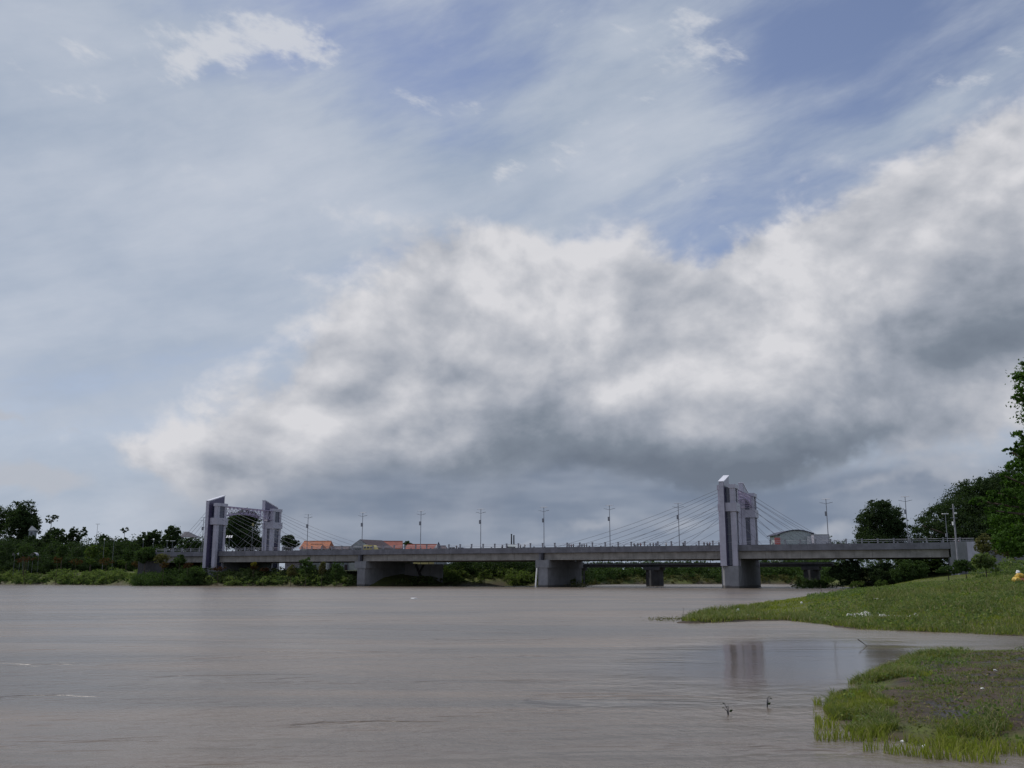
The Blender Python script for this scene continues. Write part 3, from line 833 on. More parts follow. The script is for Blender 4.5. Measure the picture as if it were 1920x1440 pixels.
def px_tree(name, label, x0, x1, ytop, ybot, Y, n, leaf, m, seed, k=7, depth=None, **kw):
    """a tree whose crown stands between directions x0..x1 at distance Y; ybot = underside of the crown"""
    xc = (x0 + x1) / 2
    c = at(xc, (ytop + ybot) / 2, Y)
    rx = (at(x1, ybot, Y).x - at(x0, ybot, Y).x) / 2
    rz = (at(xc, ytop, Y).z - at(xc, ybot, Y).z) / 2
    ry = depth if depth else rx
    g = np.random.default_rng(seed + 500)
    zb = max(gzz(c.x, c.y), 0.1)
    cat = kw.pop('cat', 'tree')
    return make_tree(name, label, cat, (c.x, c.y, zb), sublobes(c.x, c.y, c.z, rx, ry, rz, k, g), n, leaf, m, seed, **kw)

# --- right bank -----------------------------------------------------
lb = []
for (x, y, rx, rz) in ((1650, 990, 34, 34), (1628, 1000, 20, 18), (1622, 975, 15, 13), (1640, 958, 18, 16), (1655, 946, 14, 9), (1672, 962, 17, 14), (1684, 985, 14, 10), (1680, 1004, 20, 16), (1614, 1012, 12, 12), (1648, 1015, 40, 18), (1664, 975, 20, 18), (1632, 940, 7, 4), (1693, 975, 6, 5)):
    c = at(x, y, 268 + rng.uniform(-4, 4)); lb.append((c.x, c.y, c.z, rx / F * 268, rx / F * 268, rz / F * 268))
b0 = at(1650, 1030, 268)
make_tree('broadleaf_tree', 'dark broad tree behind the bridge, standing alone left of the huge spreading tree', 'tree', (b0.x, b0.y, gzz(b0.x, b0.y)), lb, 15000, 0.42, 'leaf_dark', 11, trunk_r=0.45, tight=0.28, limbs=11)
# the big dark spreading tree: stepped umbrella outline falling to the left
Yb = 262
lb = []
for (x, y, rx, rz) in ((1850, 985, 95, 70), (1740, 1005, 42, 34), (1775, 985, 55, 45), (1815, 955, 60, 40), (1845, 925, 62, 30), (1790, 955, 30, 20), (1900, 945, 80, 45), (1880, 912, 60, 20),
                       (1960, 930, 90, 50), (1760, 960, 22, 14), (1728, 985, 20, 18), (1950, 1000, 90, 60), (1820, 1010, 90, 50), (1735, 1028, 40, 24), (1860, 1030, 110, 35), (1880, 975, 60, 50), (1905, 910, 60, 36), (1870, 940, 50, 40)):
    c = at(x, y, Yb + rng.uniform(-8, 8)); lb.append((c.x, c.y, c.z, rx / F * Yb, rx / F * Yb * 0.85, rz / F * Yb))
b0 = at(1850, 1040, Yb); zb = gzz(b0.x, b0.y)
make_tree('rain_tree', 'huge dark spreading tree filling the right edge behind the end of the bridge', 'tree', (b0.x, b0.y, zb), lb, 60000, 0.46, 'leaf_dark', 21, trunk_r=1.1, limbs=10, tight=0.16, nper=44)
# near tree whose bright sprays hang in from the right edge
Yn = 92
def nb_(x, y, rx, rz, dy=0): 
    c = at(x, y, Yn + dy); return (c.x, c.y, c.z, rx / F * Yn, rx / F * Yn * 0.9, rz / F * Yn)
ln = [nb_(2090, 860, 120, 190), nb_(1945, 930, 55, 24, -3), nb_(1920, 975, 60, 30, 2), nb_(1945, 1010, 75, 30, -2), nb_(1915, 905, 26, 12, -4), nb_(1950, 885, 40, 26), nb_(1955, 960, 50, 40, 4),
      nb_(1920, 730, 20, 40), nb_(1925, 690, 12, 20), nb_(1912, 745, 14, 10), nb_(1975, 720, 60, 60), nb_(1920, 825, 22, 22), nb_(1898, 848, 22, 8), nb_(1940, 850, 38, 30), nb_(1885, 893, 14, 7, -5), nb_(1915, 872, 30, 12, -4), nb_(1880, 985, 16, 20), nb_(1990, 1000, 80, 45), nb_(2000, 780, 80, 70), nb_(1935, 800, 14, 12)]
bn_ = at(2085, 1060, Yn); zn = gzz(bn_.x, bn_.y)
nt = make_tree('broadleaf_tree', 'near tree with bright green leafy sprays hanging in at the right edge', 'tree', (bn_.x, bn_.y, zn), ln + [nb_(1842, 940, 26, 7, -5), nb_(1868, 958, 24, 9, -5), nb_(1872, 925, 26, 8, -4), nb_(1905, 940, 40, 16, -4), nb_(1890, 990, 40, 22, 3), nb_(1915, 1020, 50, 26, 4), nb_(1900, 900, 24, 14, 2)], 40000, 0.25, 'leaf_bright', 31, trunk_r=0.6, limbs=22, tight=0.16, nper=30)
# shrub-like young trees and bushes at the right abutment
px_tree('young_tree', 'thin yellowish young tree on the bank just in front of the wing wall', 1828, 1872, 996, 1050, 175, 2600, 0.22, 'leaf_olive', 41, k=8, trunk_r=0.12)
px_tree('young_tree', 'dusty grey-green young tree beside the bank path at the right', 1868, 1915, 1000, 1058, 160, 2600, 0.22, 'leaf_olive', 42, k=8, trunk_r=0.12)
px_tree('bush', 'olive creeper bush hanging down the slope below the wing wall', 1822, 1872, 1030, 1072, 150, 3600, 0.22, 'leaf_bank', 43, k=6, cat='bush', trunk_r=0.08)
px_tree('bush', 'pale green bush at the foot of the bridge abutment', 1785, 1835, 1045, 1078, 180, 3000, 0.24, 'leaf_mid', 44, k=6, cat='bush', trunk_r=0.08)
px_tree('bush', 'low round bush on the crest of the lawn left of the abutment', 1755, 1800, 1058, 1080, 190, 2200, 0.24, 'leaf_mid', 45, k=5, cat='bush', trunk_r=0.08)
px_tree('bush', 'green-topped domed bush under the right end of the deck', 1672, 1745, 1048, 1098, 222, 6500, 0.30, 'leaf_mid', 46, k=7, cat='bush', trunk_r=0.12)
px_tree('bush', 'dark bush standing at the water edge under the deck, left of the domed one', 1620, 1690, 1052, 1102, 228, 6500, 0.30, 'leaf_dark', 47, k=7, cat='bush', trunk_r=0.12)
px_tree('bush', 'dark tall bush at the water edge, leftmost of those on the right bank', 1552, 1632, 1048, 1102, 235, 7500, 0.30, 'leaf_dark', 48, k=8, cat='bush', trunk_r=0.12)
px_tree('bush', 'small yellow-green bush at the foot of the dark bushes by the water', 1590, 1622, 1086, 1103, 224, 1200, 0.22, 'leaf_light', 49, k=4, cat='bush', trunk_r=0.06)
px_tree('bush', 'small light bush at the waterline between the two dark ones', 1640, 1668, 1084, 1102, 220, 1200, 0.22, 'leaf_light', 50, k=4, cat='bush', trunk_r=0.06)
px_tree('broadleaf_tree', 'tree in shade behind the right span, seen under the deck', 1700, 1775, 1046, 1075, 258, 4000, 0.36, 'leaf_mid', 51, k=6, trunk_r=0.3)
px_tree('broadleaf_tree', 'low tree line end seen over the railing left of the round tree', 1672, 1705, 1018, 1036, 300, 1600, 0.40, 'leaf_mid', 52, k=4, trunk_r=0.2)

# --- left bank ------------------------------------------------------
px_tree('broadleaf_tree', 'big dark tree at the far left, the right of the two tall ones', 8, 74, 936, 1030, 425, 11000, 0.60, 'leaf_dark', 61, k=14, trunk_r=0.5)
px_tree('broadleaf_tree', 'big dark tree cut by the left edge of the photo', -50, 22, 932, 1030, 432, 9000, 0.60, 'leaf_dark', 62, k=12, trunk_r=0.5)
px_tree('slender_tree', 'small sparse feathery tree rising alone right of the big left trees', 82, 112, 962, 984, 420, 700, 0.42, 'leaf_dark', 63, k=6, trunk_r=0.14)
px_tree('broadleaf_tree', 'mid-height dark tree below the sparse feathery tree', 72, 132, 988, 1046, 405, 6000, 0.55, 'leaf_dark', 64, k=9, trunk_r=0.3)
px_tree('slender_tree', 'thin open-crowned tree left of the small far lamp', 142, 168, 988, 1012, 410, 700, 0.42, 'leaf_dark', 65, k=6, trunk_r=0.12)
px_tree('broadleaf_tree', 'dark tree with a pointed top between the feathery and the open-crowned tree', 126, 152, 986, 1040, 400, 2600, 0.5, 'leaf_dark', 66, k=7, trunk_r=0.25)
px_tree('broadleaf_tree', 'dense dark tree right of the small far lamp', 182, 218, 996, 1045, 398, 4200, 0.5, 'leaf_dark', 67, k=8, trunk_r=0.28)
px_tree('slender_tree', 'little ball-crowned tree on a thin stem against the sky', 223, 245, 987, 1001, 400, 420, 0.42, 'leaf_dark', 68, k=5, trunk_r=0.10)
px_tree('broadleaf_tree', 'low dark tree under the little ball-crowned tree', 212, 262, 1008, 1048, 396, 4000, 0.5, 'leaf_dark', 69, k=8, trunk_r=0.25)
px_tree('broadleaf_tree', 'broad dark tree left of the spiky-topped one', 256, 312, 993, 1040, 385, 5200, 0.5, 'leaf_dark', 70, k=9, trunk_r=0.3)
px_tree('broadleaf_tree', 'spiky-topped dark tree left of the pavilion roof', 302, 346, 984, 1034, 378, 4200, 0.5, 'leaf_dark', 71, k=9, trunk_r=0.3)
px_tree('broadleaf_tree', 'dark green tree in front of the pavilion roof', 326, 378, 1006, 1036, 350, 3200, 0.46, 'leaf_mid', 72, k=7, trunk_r=0.25)
px_tree('broadleaf_tree', 'tall dark tree framed by the left gate', 416, 497, 954, 1040, 372, 17000, 0.52, 'leaf_dark', 73, k=14, trunk_r=0.5)
px_tree('broadleaf_tree', 'round dark tree right of the left gate, by the first red roof', 522, 562, 1002, 1034, 366, 3600, 0.46, 'leaf_dark', 74, k=8, trunk_r=0.28)
px_tree('broadleaf_tree', 'dark tree filling the gap between the gate legs low down', 470, 525, 1005, 1036, 368, 3000, 0.46, 'leaf_dark', 75, k=8, trunk_r=0.28)
px_tree('broadleaf_tree', 'small green tree between the two long red roofs', 754, 776, 1014, 1034, 352, 1000, 0.42, 'leaf_mid', 76, k=5, trunk_r=0.16)
for i, (a, b, t_, bt, lab) in enumerate(((30, 66, 1012, 1050, 'lighter green park tree behind the white canopies'), (104, 130, 1016, 1052, 'lighter green park tree right of the canopies'),
        (158, 184, 1016, 1056, 'small yellowish green park tree below the small far lamp'), (184, 204, 1020, 1054, 'small yellow-green park tree behind the longest orange hedge'),
        (226, 250, 1022, 1056, 'upright green park tree below the ball-crowned tree'), (262, 284, 1028, 1058, 'small green park tree at the left end of the bridge railing'),
        (284, 306, 1034, 1060, 'brownish park shrub tree against the bridge approach wall'), (352, 384, 1036, 1060, 'brownish green small tree just left of the left gate'))):
    px_tree('park_tree', lab, a, b, t_, bt, 345 if a < 280 else 318, 1500, 0.36, 'leaf_mid' if i in (0, 1, 4) else 'leaf_light', 80 + i, k=6, trunk_r=0.12)
# topiary hedges with reddish and orange tips along the park edge
for i, (a, b, t_, bt, m_, lab) in enumerate((
        (28, 72, 1041, 1054, 'leaf_red', 'low red-leaved hedge below the white canopies'), (99, 117, 1043, 1057, 'leaf_orange', 'small cone-shaped orange bush, leftmost of the clipped bushes'),
        (126, 158, 1047, 1057, 'leaf_orange', 'long flat orange-topped hedge, first right of the cone bush'), (163, 179, 1045, 1058, 'leaf_light', 'small yellow-green clipped cone between two orange hedges'),
        (182, 218, 1045, 1060, 'leaf_orange', 'largest orange-topped hedge in the middle of the left park'), (219, 240, 1048, 1060, 'leaf_light', 'pale clipped bush right of the largest orange hedge'),
        (242, 268, 1050, 1063, 'leaf_orange', 'dark-bottomed orange-topped hedge left of the bridge approach'), (272, 290, 1052, 1064, 'leaf_light', 'olive clipped bush below the end of the railing'),
        (296, 318, 1052, 1064, 'leaf_orange', 'orange clipped bush below the approach wall'), (342, 362, 1054, 1065, 'leaf_red', 'reddish bush left of the left gate'),
        (394, 424, 1059, 1070, 'leaf_red', 'dark reddish hedge at the foot of the left gate'), (468, 482, 1053, 1062, 'leaf_yellow', 'bright yellow bush right of the left gate'),
        (467, 486, 1060, 1068, 'leaf_orange', 'orange bush below the bright yellow one'), (484, 506, 1062, 1072, 'leaf_red', 'red bush right of the yellow and orange bushes'))):
    px_tree('clipped_bush', lab, a, b, t_, bt + 2, 330 if a < 290 else 296, 900, 0.26, m_, 100 + i, k=3, cat='bush', trunk_r=0.06)
# taller weeds and saplings on the bank in front of the bridge
for i, (a, b, t_, bt, m_, lab) in enumerate(((536, 556, 1058, 1085, 'leaf_olive', 'pale olive weed bush below the first span'), (556, 592, 1044, 1090, 'leaf_mid', 'tall ragged sapling in front of the girder, left one'),
        (612, 650, 1050, 1092, 'leaf_mid', 'tall ragged sapling left of the first river pier'), (596, 612, 1052, 1080, 'leaf_olive', 'thin leaning sapling between the two ragged ones'), (812, 850, 1060, 1096, 'leaf_light', 'light green bush on the far bank right of the retaining wall'))):
    px_tree('sapling', lab, a, b, t_, bt, 276 + (30 if a > 700 else 0), 2200, 0.28, m_, 120 + i, k=6, cat='sapling', trunk_r=0.07)

# --- masses nobody could count --------------------------------------
def mass(name, label, spots, n, leaf, m, seed, cat='undergrowth', tight=0.2):
    g = np.random.default_rng(seed)
    P = clump_points(spots, n, g, tight, 30, under=0.0)
    V, q = leaf_quads(P, leaf, g)
    return tag(link(name, np_mesh(name, V, q), M[m]), label, cat, kind='stuff')
g = np.random.default_rng(77)
def strip(px0, px1, k, din, hr, rr, seedy):
    """bushy mounds lying din metres inland of the left / far shoreline"""
    out = []
    gg = np.random.default_rng(seedy)
    pts = np.array([g2(x, y) for x, y in ((-120, 1094.7), (0, 1095.6), (150, 1096.7), (285, 1097.8), (385, 1098.4), (540, 1099.0), (640, 1099.4), (720, 1099.2), (850, 1098.4), (1000, 1098.6), (1070, 1100), (1104, 1096.5), (1160, 1095.2), (1340, 1094.8), (1480, 1094.8), (1532, 1095.6), (1546, 1098.6))])
    xs = np.array([CX + F * p[0] / (p[1] * cp + (0 - CAMZ) * sp) for p in pts])
    for _ in range(k):
        px = gg.uniform(px0, px1)
        bx = np.interp(px, xs, pts[:, 0]); by = np.interp(px, xs, pts[:, 1])
        d = gg.uniform(*din)
        x, y = bx * (1 + d / by), by + d
        zb = gzz(x, y); h = gg.uniform(*hr); r = gg.uniform(*rr)
        out.append((x, y, max(zb, 0.1) + h * 0.25, r, r, h))
    return out
mass('bank_undergrowth', 'bushy green undergrowth covering the left river bank down to the waterline', strip(-100, 655, 250, (0.5, 13), (1.2, 2.4), (1.6, 3.4), 3), 150000, 0.40, 'leaf_bank', 301)
mass('bank_undergrowth', 'dark low scrub along the foot of the left bank at the water', strip(-100, 655, 70, (0.2, 3), (0.6, 1.3), (1.2, 2.6), 4), 26000, 0.38, 'leaf_mid', 302)
mass('bank_undergrowth', 'green scrub on the bank between the first and second river piers', strip(842, 1090, 90, (0.3, 12), (1.0, 2.4), (1.4, 2.8), 5) + strip(748, 845, 34, (0.3, 5), (0.5, 0.9), (1.0, 1.8), 15), 60000, 0.36, 'leaf_bank', 303)
mass('far_wood', 'dark tree belt on the far bank seen between the piers', strip(850, 1095, 100, (8, 30), (3.0, 4.6), (3.0, 5.0), 6), 90000, 0.50, 'leaf_dark', 304, 'trees')
mass('far_wood', 'hazy green tree belt on the far bank under the old bridge', strip(1098, 1600, 170, (3, 26), (2.2, 4.4), (3, 6), 7) + strip(1380, 1640, 40, (12, 70), (4.5, 6.5), (4, 7), 17), 130000, 0.60, 'leaf_mid', 305, 'trees')
mass('far_wood', 'brownish green scrub at the foot of the far bank', strip(1098, 1545, 60, (0.5, 6), (0.7, 1.6), (2, 4), 8), 20000, 0.45, 'leaf_olive', 306, 'trees')
# belts of trees closing the view behind the left park and beyond the right end
def belt(px0, px1, Y0, Y1, h, r, k, sd):
    gg = np.random.default_rng(sd); out = []
    for _ in range(k):
        p = at(gg.uniform(px0, px1), 1079, gg.uniform(Y0, Y1)); hh = gg.uniform(*h); rr = gg.uniform(*r)
        out.append((p.x, p.y, gzz(p.x, p.y) + hh * 0.45, rr, rr, hh * 0.6))
    return out
mass('park_thicket', 'dark thicket of park trees behind the hedges on the left bank', belt(-90, 400, 366, 402, (5, 13.5), (3, 5.5), 170, 9), 240000, 0.60, 'leaf_dark', 307, 'trees')
mass('park_thicket', 'shrubs and small trees along the park edge above the left bank', belt(-90, 395, 355, 362, (3.2, 5.6), (2.0, 3.2), 120, 10), 110000, 0.42, 'leaf_dark', 308, 'shrubs')
mass('far_wood', 'low distant tree line beyond the right end of the bridge', belt(1540, 1760, 520, 640, (16, 20), (8, 14), 34, 11), 16000, 0.9, 'leaf_dark', 309, 'trees')
mass('bank_undergrowth', 'leafy scrub half hiding the left end of the bridge', belt(262, 392, 296, 306, (3.8, 5.6), (2.0, 3.4), 34, 14), 40000, 0.40, 'leaf_mid', 312)
mass('bank_scrub', 'scrub below the bridge on the right bank beyond the lawn', belt(1500, 1800, 236, 275, (3, 5.2), (2.5, 4.5), 46, 12), 34000, 0.34, 'leaf_mid', 310, 'scrub')
mass('bank_scrub', 'tangled scrub on the slope beside the path at the right', belt(1830, 1990, 135, 190, (1.5, 3.0), (1.6, 3.2), 26, 13), 14000, 0.26, 'leaf_bank', 311, 'scrub')

px_tree('broadleaf_tree', 'dark low tree in front of the pale-roofed hut at the far left', 34, 92, 1004, 1052, 388, 5200, 0.5, 'leaf_dark', 141, k=9, trunk_r=0.28)
px_tree('broadleaf_tree', 'dark low tree at the far left edge below the two big trees', -30, 42, 1004, 1052, 386, 6000, 0.5, 'leaf_dark', 142, k=9, trunk_r=0.28)

px_tree('park_tree', 'leafy tree hiding the left end of the bridge deck', 250, 296, 1020, 1060, 312, 4200, 0.40, 'leaf_mid', 151, k=8, trunk_r=0.15)
px_tree('park_tree', 'reddish brown shrub tree before the approach railing', 288, 322, 1034, 1062, 304, 1800, 0.34, 'leaf_olive', 152, k=6, trunk_r=0.12)
px_tree('park_tree', 'green shrub tree against the approach wall, left of the brown-green one', 322, 352, 1038, 1064, 302, 1800, 0.34, 'leaf_mid', 153, k=6, trunk_r=0.12)
# ================================================================== buildings beyond the bridge
M['tile_orange'] = mat('orange_roof_tiles', (0.33, 0.115, 0.055), 0.8, var=0.25, scale=0.8)
M['tile_red'] = mat('red_roof_tiles', (0.24, 0.075, 0.055), 0.8, var=0.2, scale=0.8)
M['tile_dark'] = mat('dark_roof_tiles', (0.060, 0.042, 0.050), 0.8, var=0.2, scale=0.8)
M['plaster'] = mat('grey_plaster', (0.26, 0.28, 0.30), 0.85, streak=0.3)
M['plaster_w'] = mat('white_plaster', (0.62, 0.63, 0.64), 0.8, var=0.08, streak=0.2)
M['plaster_y'] = mat('yellow_plaster', (0.50, 0.42, 0.18), 0.8)
M['window'] = mat('window_glass', (0.03, 0.035, 0.045), 0.15)
M['navy'] = mat('navy_sheet', (0.030, 0.032, 0.060), 0.6)
M['green_sheet'] = mat('grey_green_sheet', (0.36, 0.40, 0.41), 0.6)
M['red_cloth'] = mat('faded_red_cloth', (0.50, 0.14, 0.13), 0.8)
M['yellow'] = mat('yellow_paint', (0.60, 0.48, 0.12), 0.4, var=0.06)
M['whitepaint'] = mat('white_paint', (0.78, 0.78, 0.78), 0.4, var=0.05)
M['rubber'] = mat('tyre_rubber', (0.02, 0.02, 0.02), 0.8)
M['skin'] = mat('skin', (0.22, 0.12, 0.08), 0.6)
M['hair'] = mat('black_hair', (0.012, 0.010, 0.010), 0.5)
M['trouser'] = mat('dark_trousers', (0.025, 0.027, 0.035), 0.8)

def house(name, label, x0, x1, yr, ye, Y, roof, wallm, depth=9.0, rz=0.0, hip=0.0, windows=3, cat='house', ridge_x=True, base=None):
    a = at(x0, ye, Y); b = at(x1, ye, Y); w = (b.x - a.x); cx = (a.x + b.x) / 2
    ze = a.z; zr = at((x0 + x1) / 2, yr, Y).z
    gb = gzz(cx, Y + depth / 2) if base is None else base
    r = empty(name, (cx, Y + depth / 2, gb), rz); tag(r, label, cat)
    he, hr = ze - gb, zr - gb; hw, hd = w / 2, depth / 2
    MB().box(-hw + 0.4, hw - 0.4, -hd + 0.5, hd - 0.5, -0.3, he).build('wall', M[wallm], r)
    m = MB()
    if ridge_x:
        h = hip * hw
        pts = [(-hw, -hd, he), (hw, -hd, he), (hw, hd, he), (-hw, hd, he), (-hw + h, 0, hr), (hw - h, 0, hr)]
        fs = [(0, 1, 5, 4), (2, 3, 4, 5), (1, 2, 5), (3, 0, 4), (3, 2, 1, 0)]
    else:
        h = hip * hd
        pts = [(-hw, -hd, he), (hw, -hd, he), (hw, hd, he), (-hw, hd, he), (0, -hd + h, hr), (0, hd - h, hr)]
        fs = [(0, 1, 4), (1, 2, 5, 4), (2, 3, 5), (3, 0, 4, 5), (3, 2, 1, 0)]
    m.v = pts; m.f = fs
    rf = m.build('roof', M[roof], r)
    if ridge_x: MB().tube([(-hw + h, 0, hr + 0.05), (hw - h, 0, hr + 0.05)], 0.14, 6).build('ridge_cap', M['tile_dark' if roof == 'tile_dark' else roof], rf)
    else:
        q = MB(); q.v = [(-hw + 0.5, -hd - 0.03, he + 0.05), (hw - 0.5, -hd - 0.03, he + 0.05), (0, -hd - 0.03 + 0.0, hr - 0.25), (-hw + 0.5, -hd + 0.2, he + 0.05), (hw - 0.5, -hd + 0.2, he + 0.05), (0, -hd + 0.2, hr - 0.25)]
        q.f = [(0, 1, 2), (5, 4, 3), (0, 3, 4, 1), (1, 4, 5, 2), (2, 5, 3, 0)]; q.build('gable', M[wallm], r)
    for k in range(windows):
        wx = -hw + w * (k + 0.5) / windows
        f = MB().box(wx - 0.7, wx + 0.7, -hd + 0.40, -hd + 0.49, he - 2.4, he - 0.9).build('window', M['whitepaint'], r)
        MB().box(wx - 0.6, wx + 0.6, -hd + 0.37, -hd + 0.398, he - 2.3, he - 1.0).build('pane', M['window'], f)
    MB().box(-0.5 + hw * 0.3, 0.5 + hw * 0.3, -hd + 0.40, -hd + 0.48, 0, 2.1).build('door', M['tile_dark'], r)
    return r
house('house', 'house with a bright orange tiled roof just right of the left gate, beyond the railing', 562, 619, 1014, 1028.5, 345, 'tile_orange', 'plaster_w', rz=R(-6), hip=0.06)
house('house', 'lower orange-roofed annex in front of the orange-roofed house', 574, 606, 1020, 1029.5, 336, 'tile_orange', 'plaster', depth=6, rz=R(-14), hip=0.25, windows=2)
house('house', 'grey gabled house with a dark brown roof, its gable facing the river', 660, 722, 1011, 1028, 340, 'tile_dark', 'plaster', depth=12, rz=R(-32), hip=0.0, ridge_x=False, windows=3)
house('house', 'house with a plain red tiled roof right behind the grey gabled house', 706, 752, 1014, 1028.5, 352, 'tile_red', 'plaster_y', rz=R(4), windows=3)
house('house', 'long low house with a red tiled roof, the rightmost of the red roofs', 757, 823, 1020, 1030, 343, 'tile_red', 'plaster_y', rz=R(2), hip=0.12, windows=4)
house('house', 'low dark roofed house between the orange roof and the grey gable', 622, 664, 1024, 1030, 346, 'tile_dark', 'plaster', windows=2)
house('house', 'low dark roofed house right of the red roofs beneath the small spire', 812, 838, 1023, 1029, 338, 'tile_dark', 'plaster', hip=0.3, windows=2)
# spire
p = at(822, 1030, 337); r = empty('spire', (p.x, p.y + 0.5, gzz(p.x, p.y))); tag(r, 'small dark pointed spire with a white side right of the red roofs', 'spire')
h0 = at(822, 1027, 337).z - r.location.z; h1 = at(822, 1016, 337).z - r.location.z
MB().box(-0.35, 0.35, -0.35, 0.35, 0, h0).build('shaft', M['plaster'], r)
MB().quadbox([(-0.9, -0.9, h0), (0.9, -0.9, h0), (0.9, 0.9, h0), (-0.9, 0.9, h0)], [(-0.06, -0.06, h1), (0.06, -0.06, h1), (0.06, 0.06, h1), (-0.06, 0.06, h1)]).build('spire_roof', M['navy'], r)
MB().quadbox([(-1.25, -0.95, h0), (-0.30, -0.95, h0), (-0.30, 0, h0), (-1.25, 0, h0)], [(-0.35, -0.5, h0 + 1.5), (-0.2, -0.5, h0 + 1.5), (-0.2, 0, h0 + 1.5), (-0.35, 0, h0 + 1.5)]).build('white_side', M['whitepaint'], r)
# twin chimneys
for px, yt, lab in ((959, 1002.5, 'taller dark chimney of the pair, left one, standing beyond the middle of the bridge'), (963.5, 1005, 'shorter dark chimney of the pair, right one, beyond the middle of the bridge')):
    p = at(px, 1060, 430); zb = gzz(p.x, p.y); hh = at(px, yt, 430).z - zb
    r = empty('chimney', (p.x, p.y, zb)); tag(r, lab, 'chimney')
    MB().tube([(0, 0, 0), (0, 0, hh)], [0.45, 0.28], 10).build('stack', M['joint'], r); MB().tube([(0, 0, hh), (0, 0, hh + 0.3)], 0.36, 10).build('rim', M['joint'], r)
house('shed', 'small pale shed beyond the railing below the twin chimneys', 950, 968, 1021, 1025, 380, 'green_sheet', 'plaster', depth=4, windows=1, cat='shed')
# arched hall
Yh = 410
a = at(1457, 1004, Yh); b = at(1526, 1001, Yh); cxh = (a.x + b.x) / 2; wh = b.x - a.x; gb = gzz(cxh, Yh + 8)
r = empty('arched_hall', (cxh, Yh + 8, gb)); tag(r, 'long hall with a curved dark arched roof beyond the bridge, right of the tall gate', 'hall')
crown_z = at(1492, 994.5, Yh).z - gb; eave = at(1457, 1004.5, Yh).z - gb
n = 14; pts = []
for k in range(n + 1):
    q = k / n; pts.append((-wh / 2 + wh * q, eave + (crown_z - eave) * math.sin(math.pi * (0.02 + 0.90 * q)) ** 0.9))
m = MB()
for k in range(n):
    (x0, z0), (x1, z1) = pts[k], pts[k + 1]
    m.quadbox([(x0, -8.6, z0), (x1, -8.6, z1), (x1, 8.6, z1), (x0, 8.6, z0)], [(x0, -8.6, z0 + 0.35), (x1, -8.6, z1 + 0.35), (x1, 8.6, z1 + 0.35), (x0, 8.6, z0 + 0.35)])
m.build('arched_roof', M['navy'], r)
m = MB()
for k in range(1, n - 1):
    (x0, z0), (x1, z1) = pts[k], pts[k + 1]
    m.quadbox([(x0, -8, 0), (x1 - 0.01, -8, 0), (x1 - 0.01, 8, 0), (x0, 8, 0)], [(x0, -8, z0 - 0.05), (x1 - 0.01, -8, z1 - 0.05), (x1 - 0.01, 8, z1 - 0.05), (x0, 8, z0 - 0.05)])
m.build('wall', M['green_sheet'], r)
MB().box(wh / 2 - 3.3, wh / 2 - 0.1, -8.9, -8.62, 2, eave - 0.3).build('white_panel', M['plaster_w'], r)
for k in range(4): MB().box(-wh / 2 + 2 + k * 1.9, -wh / 2 + 3 + k * 1.9, -8.1, -8.02, 3.2, 4.6).build('window', M['window'], r)
p = at(1541, 1018, 405); zt = at(1541, 1002.5, 405).z; gb = gzz(p.x, p.y)
r = empty('flat_roofed_building', (p.x, p.y + 4, gb)); tag(r, 'plain flat roofed grey box building right of the arched hall', 'building')
hw = (at(1556, 1018, 405).x - at(1527, 1018, 405).x) / 2
MB().box(-hw, hw, -4, 4, 0, zt - gb).build('wall', M['panel'], r); MB().box(-hw - 0.1, hw + 0.1, -4.1, 4.1, zt - gb, zt - gb + 0.15).build('parapet', M['plaster'], r)
for k in range(3): MB().box(-hw + 0.8 + k * 1.7, -hw + 1.8 + k * 1.7, -4.05, -3.99, 2.2, 3.6).build('window', M['window'], r)
p = at(1458, 1020, 398); gb = gzz(p.x, p.y); r = empty('red_banner', (p.x, p.y, gb)); tag(r, 'faded red banner board at the left end of the arched hall', 'banner')
zt = at(1458, 1008, 398).z - gb
MB().box(-1.2, 1.2, -0.04, 0.04, zt - 2.9, zt).build('board', M['red_cloth'], r)
for sx in (-0.8, 0.8): MB().tube([(sx, 0.1, 0), (sx, 0.1, zt)], 0.05, 5).build('post', M['galv'], r)
# pavilion on the left, and a small tent roofed hut among the far-left trees
p = at(356, 1007, 352); gb = gzz(p.x, p.y); r = empty('pavilion', (p.x, p.y, gb)); tag(r, 'open pavilion with a dark pointed roof among the trees left of the left gate', 'pavilion')
z0 = at(356, 1007, 352).z - gb; z1 = at(350, 997, 352).z - gb
MB().quadbox([(-2.6, -2.4, z0), (3.4, -2.4, z0 - 0.2), (3.4, 2.4, z0 - 0.2), (-2.6, 2.4, z0)], [(-1.9, -0.5, z1), (-0.6, -0.5, z1), (-0.6, 0.5, z1), (-1.9, 0.5, z1)]).build('roof', M['navy'], r)
for sx in (-2.2, 2.9):
    for sy in (-2, 2): MB().tube([(sx, sy, 0), (sx, sy, z0)], 0.09, 6).build('post', M['galv'], r)
p = at(62, 994, 400); gb = gzz(p.x, p.y); r = empty('hut', (p.x, p.y, gb)); tag(r, 'small hut with a pale pyramid roof peeping between the far left trees', 'hut')
z0 = at(62, 995, 400).z - gb; z1 = at(59, 986, 400).z - gb
MB().quadbox([(-1.4, -1.4, z0), (1.5, -1.4, z0), (1.5, 1.4, z0), (-1.4, 1.4, z0)], [(-0.7, -0.1, z1), (-0.5, -0.1, z1), (-0.5, 0.1, z1), (-0.7, 0.1, z1)]).build('roof', M['plaster'], r)
MB().box(-1.1, 1.1, -1.1, 1.1, 0, z0 - 0.01).build('wall', M['plaster'], r); MB().box(-0.4, 0.4, -1.15, -1.08, z0 - 1.8, z0 - 0.6).build('window', M['window'], r)
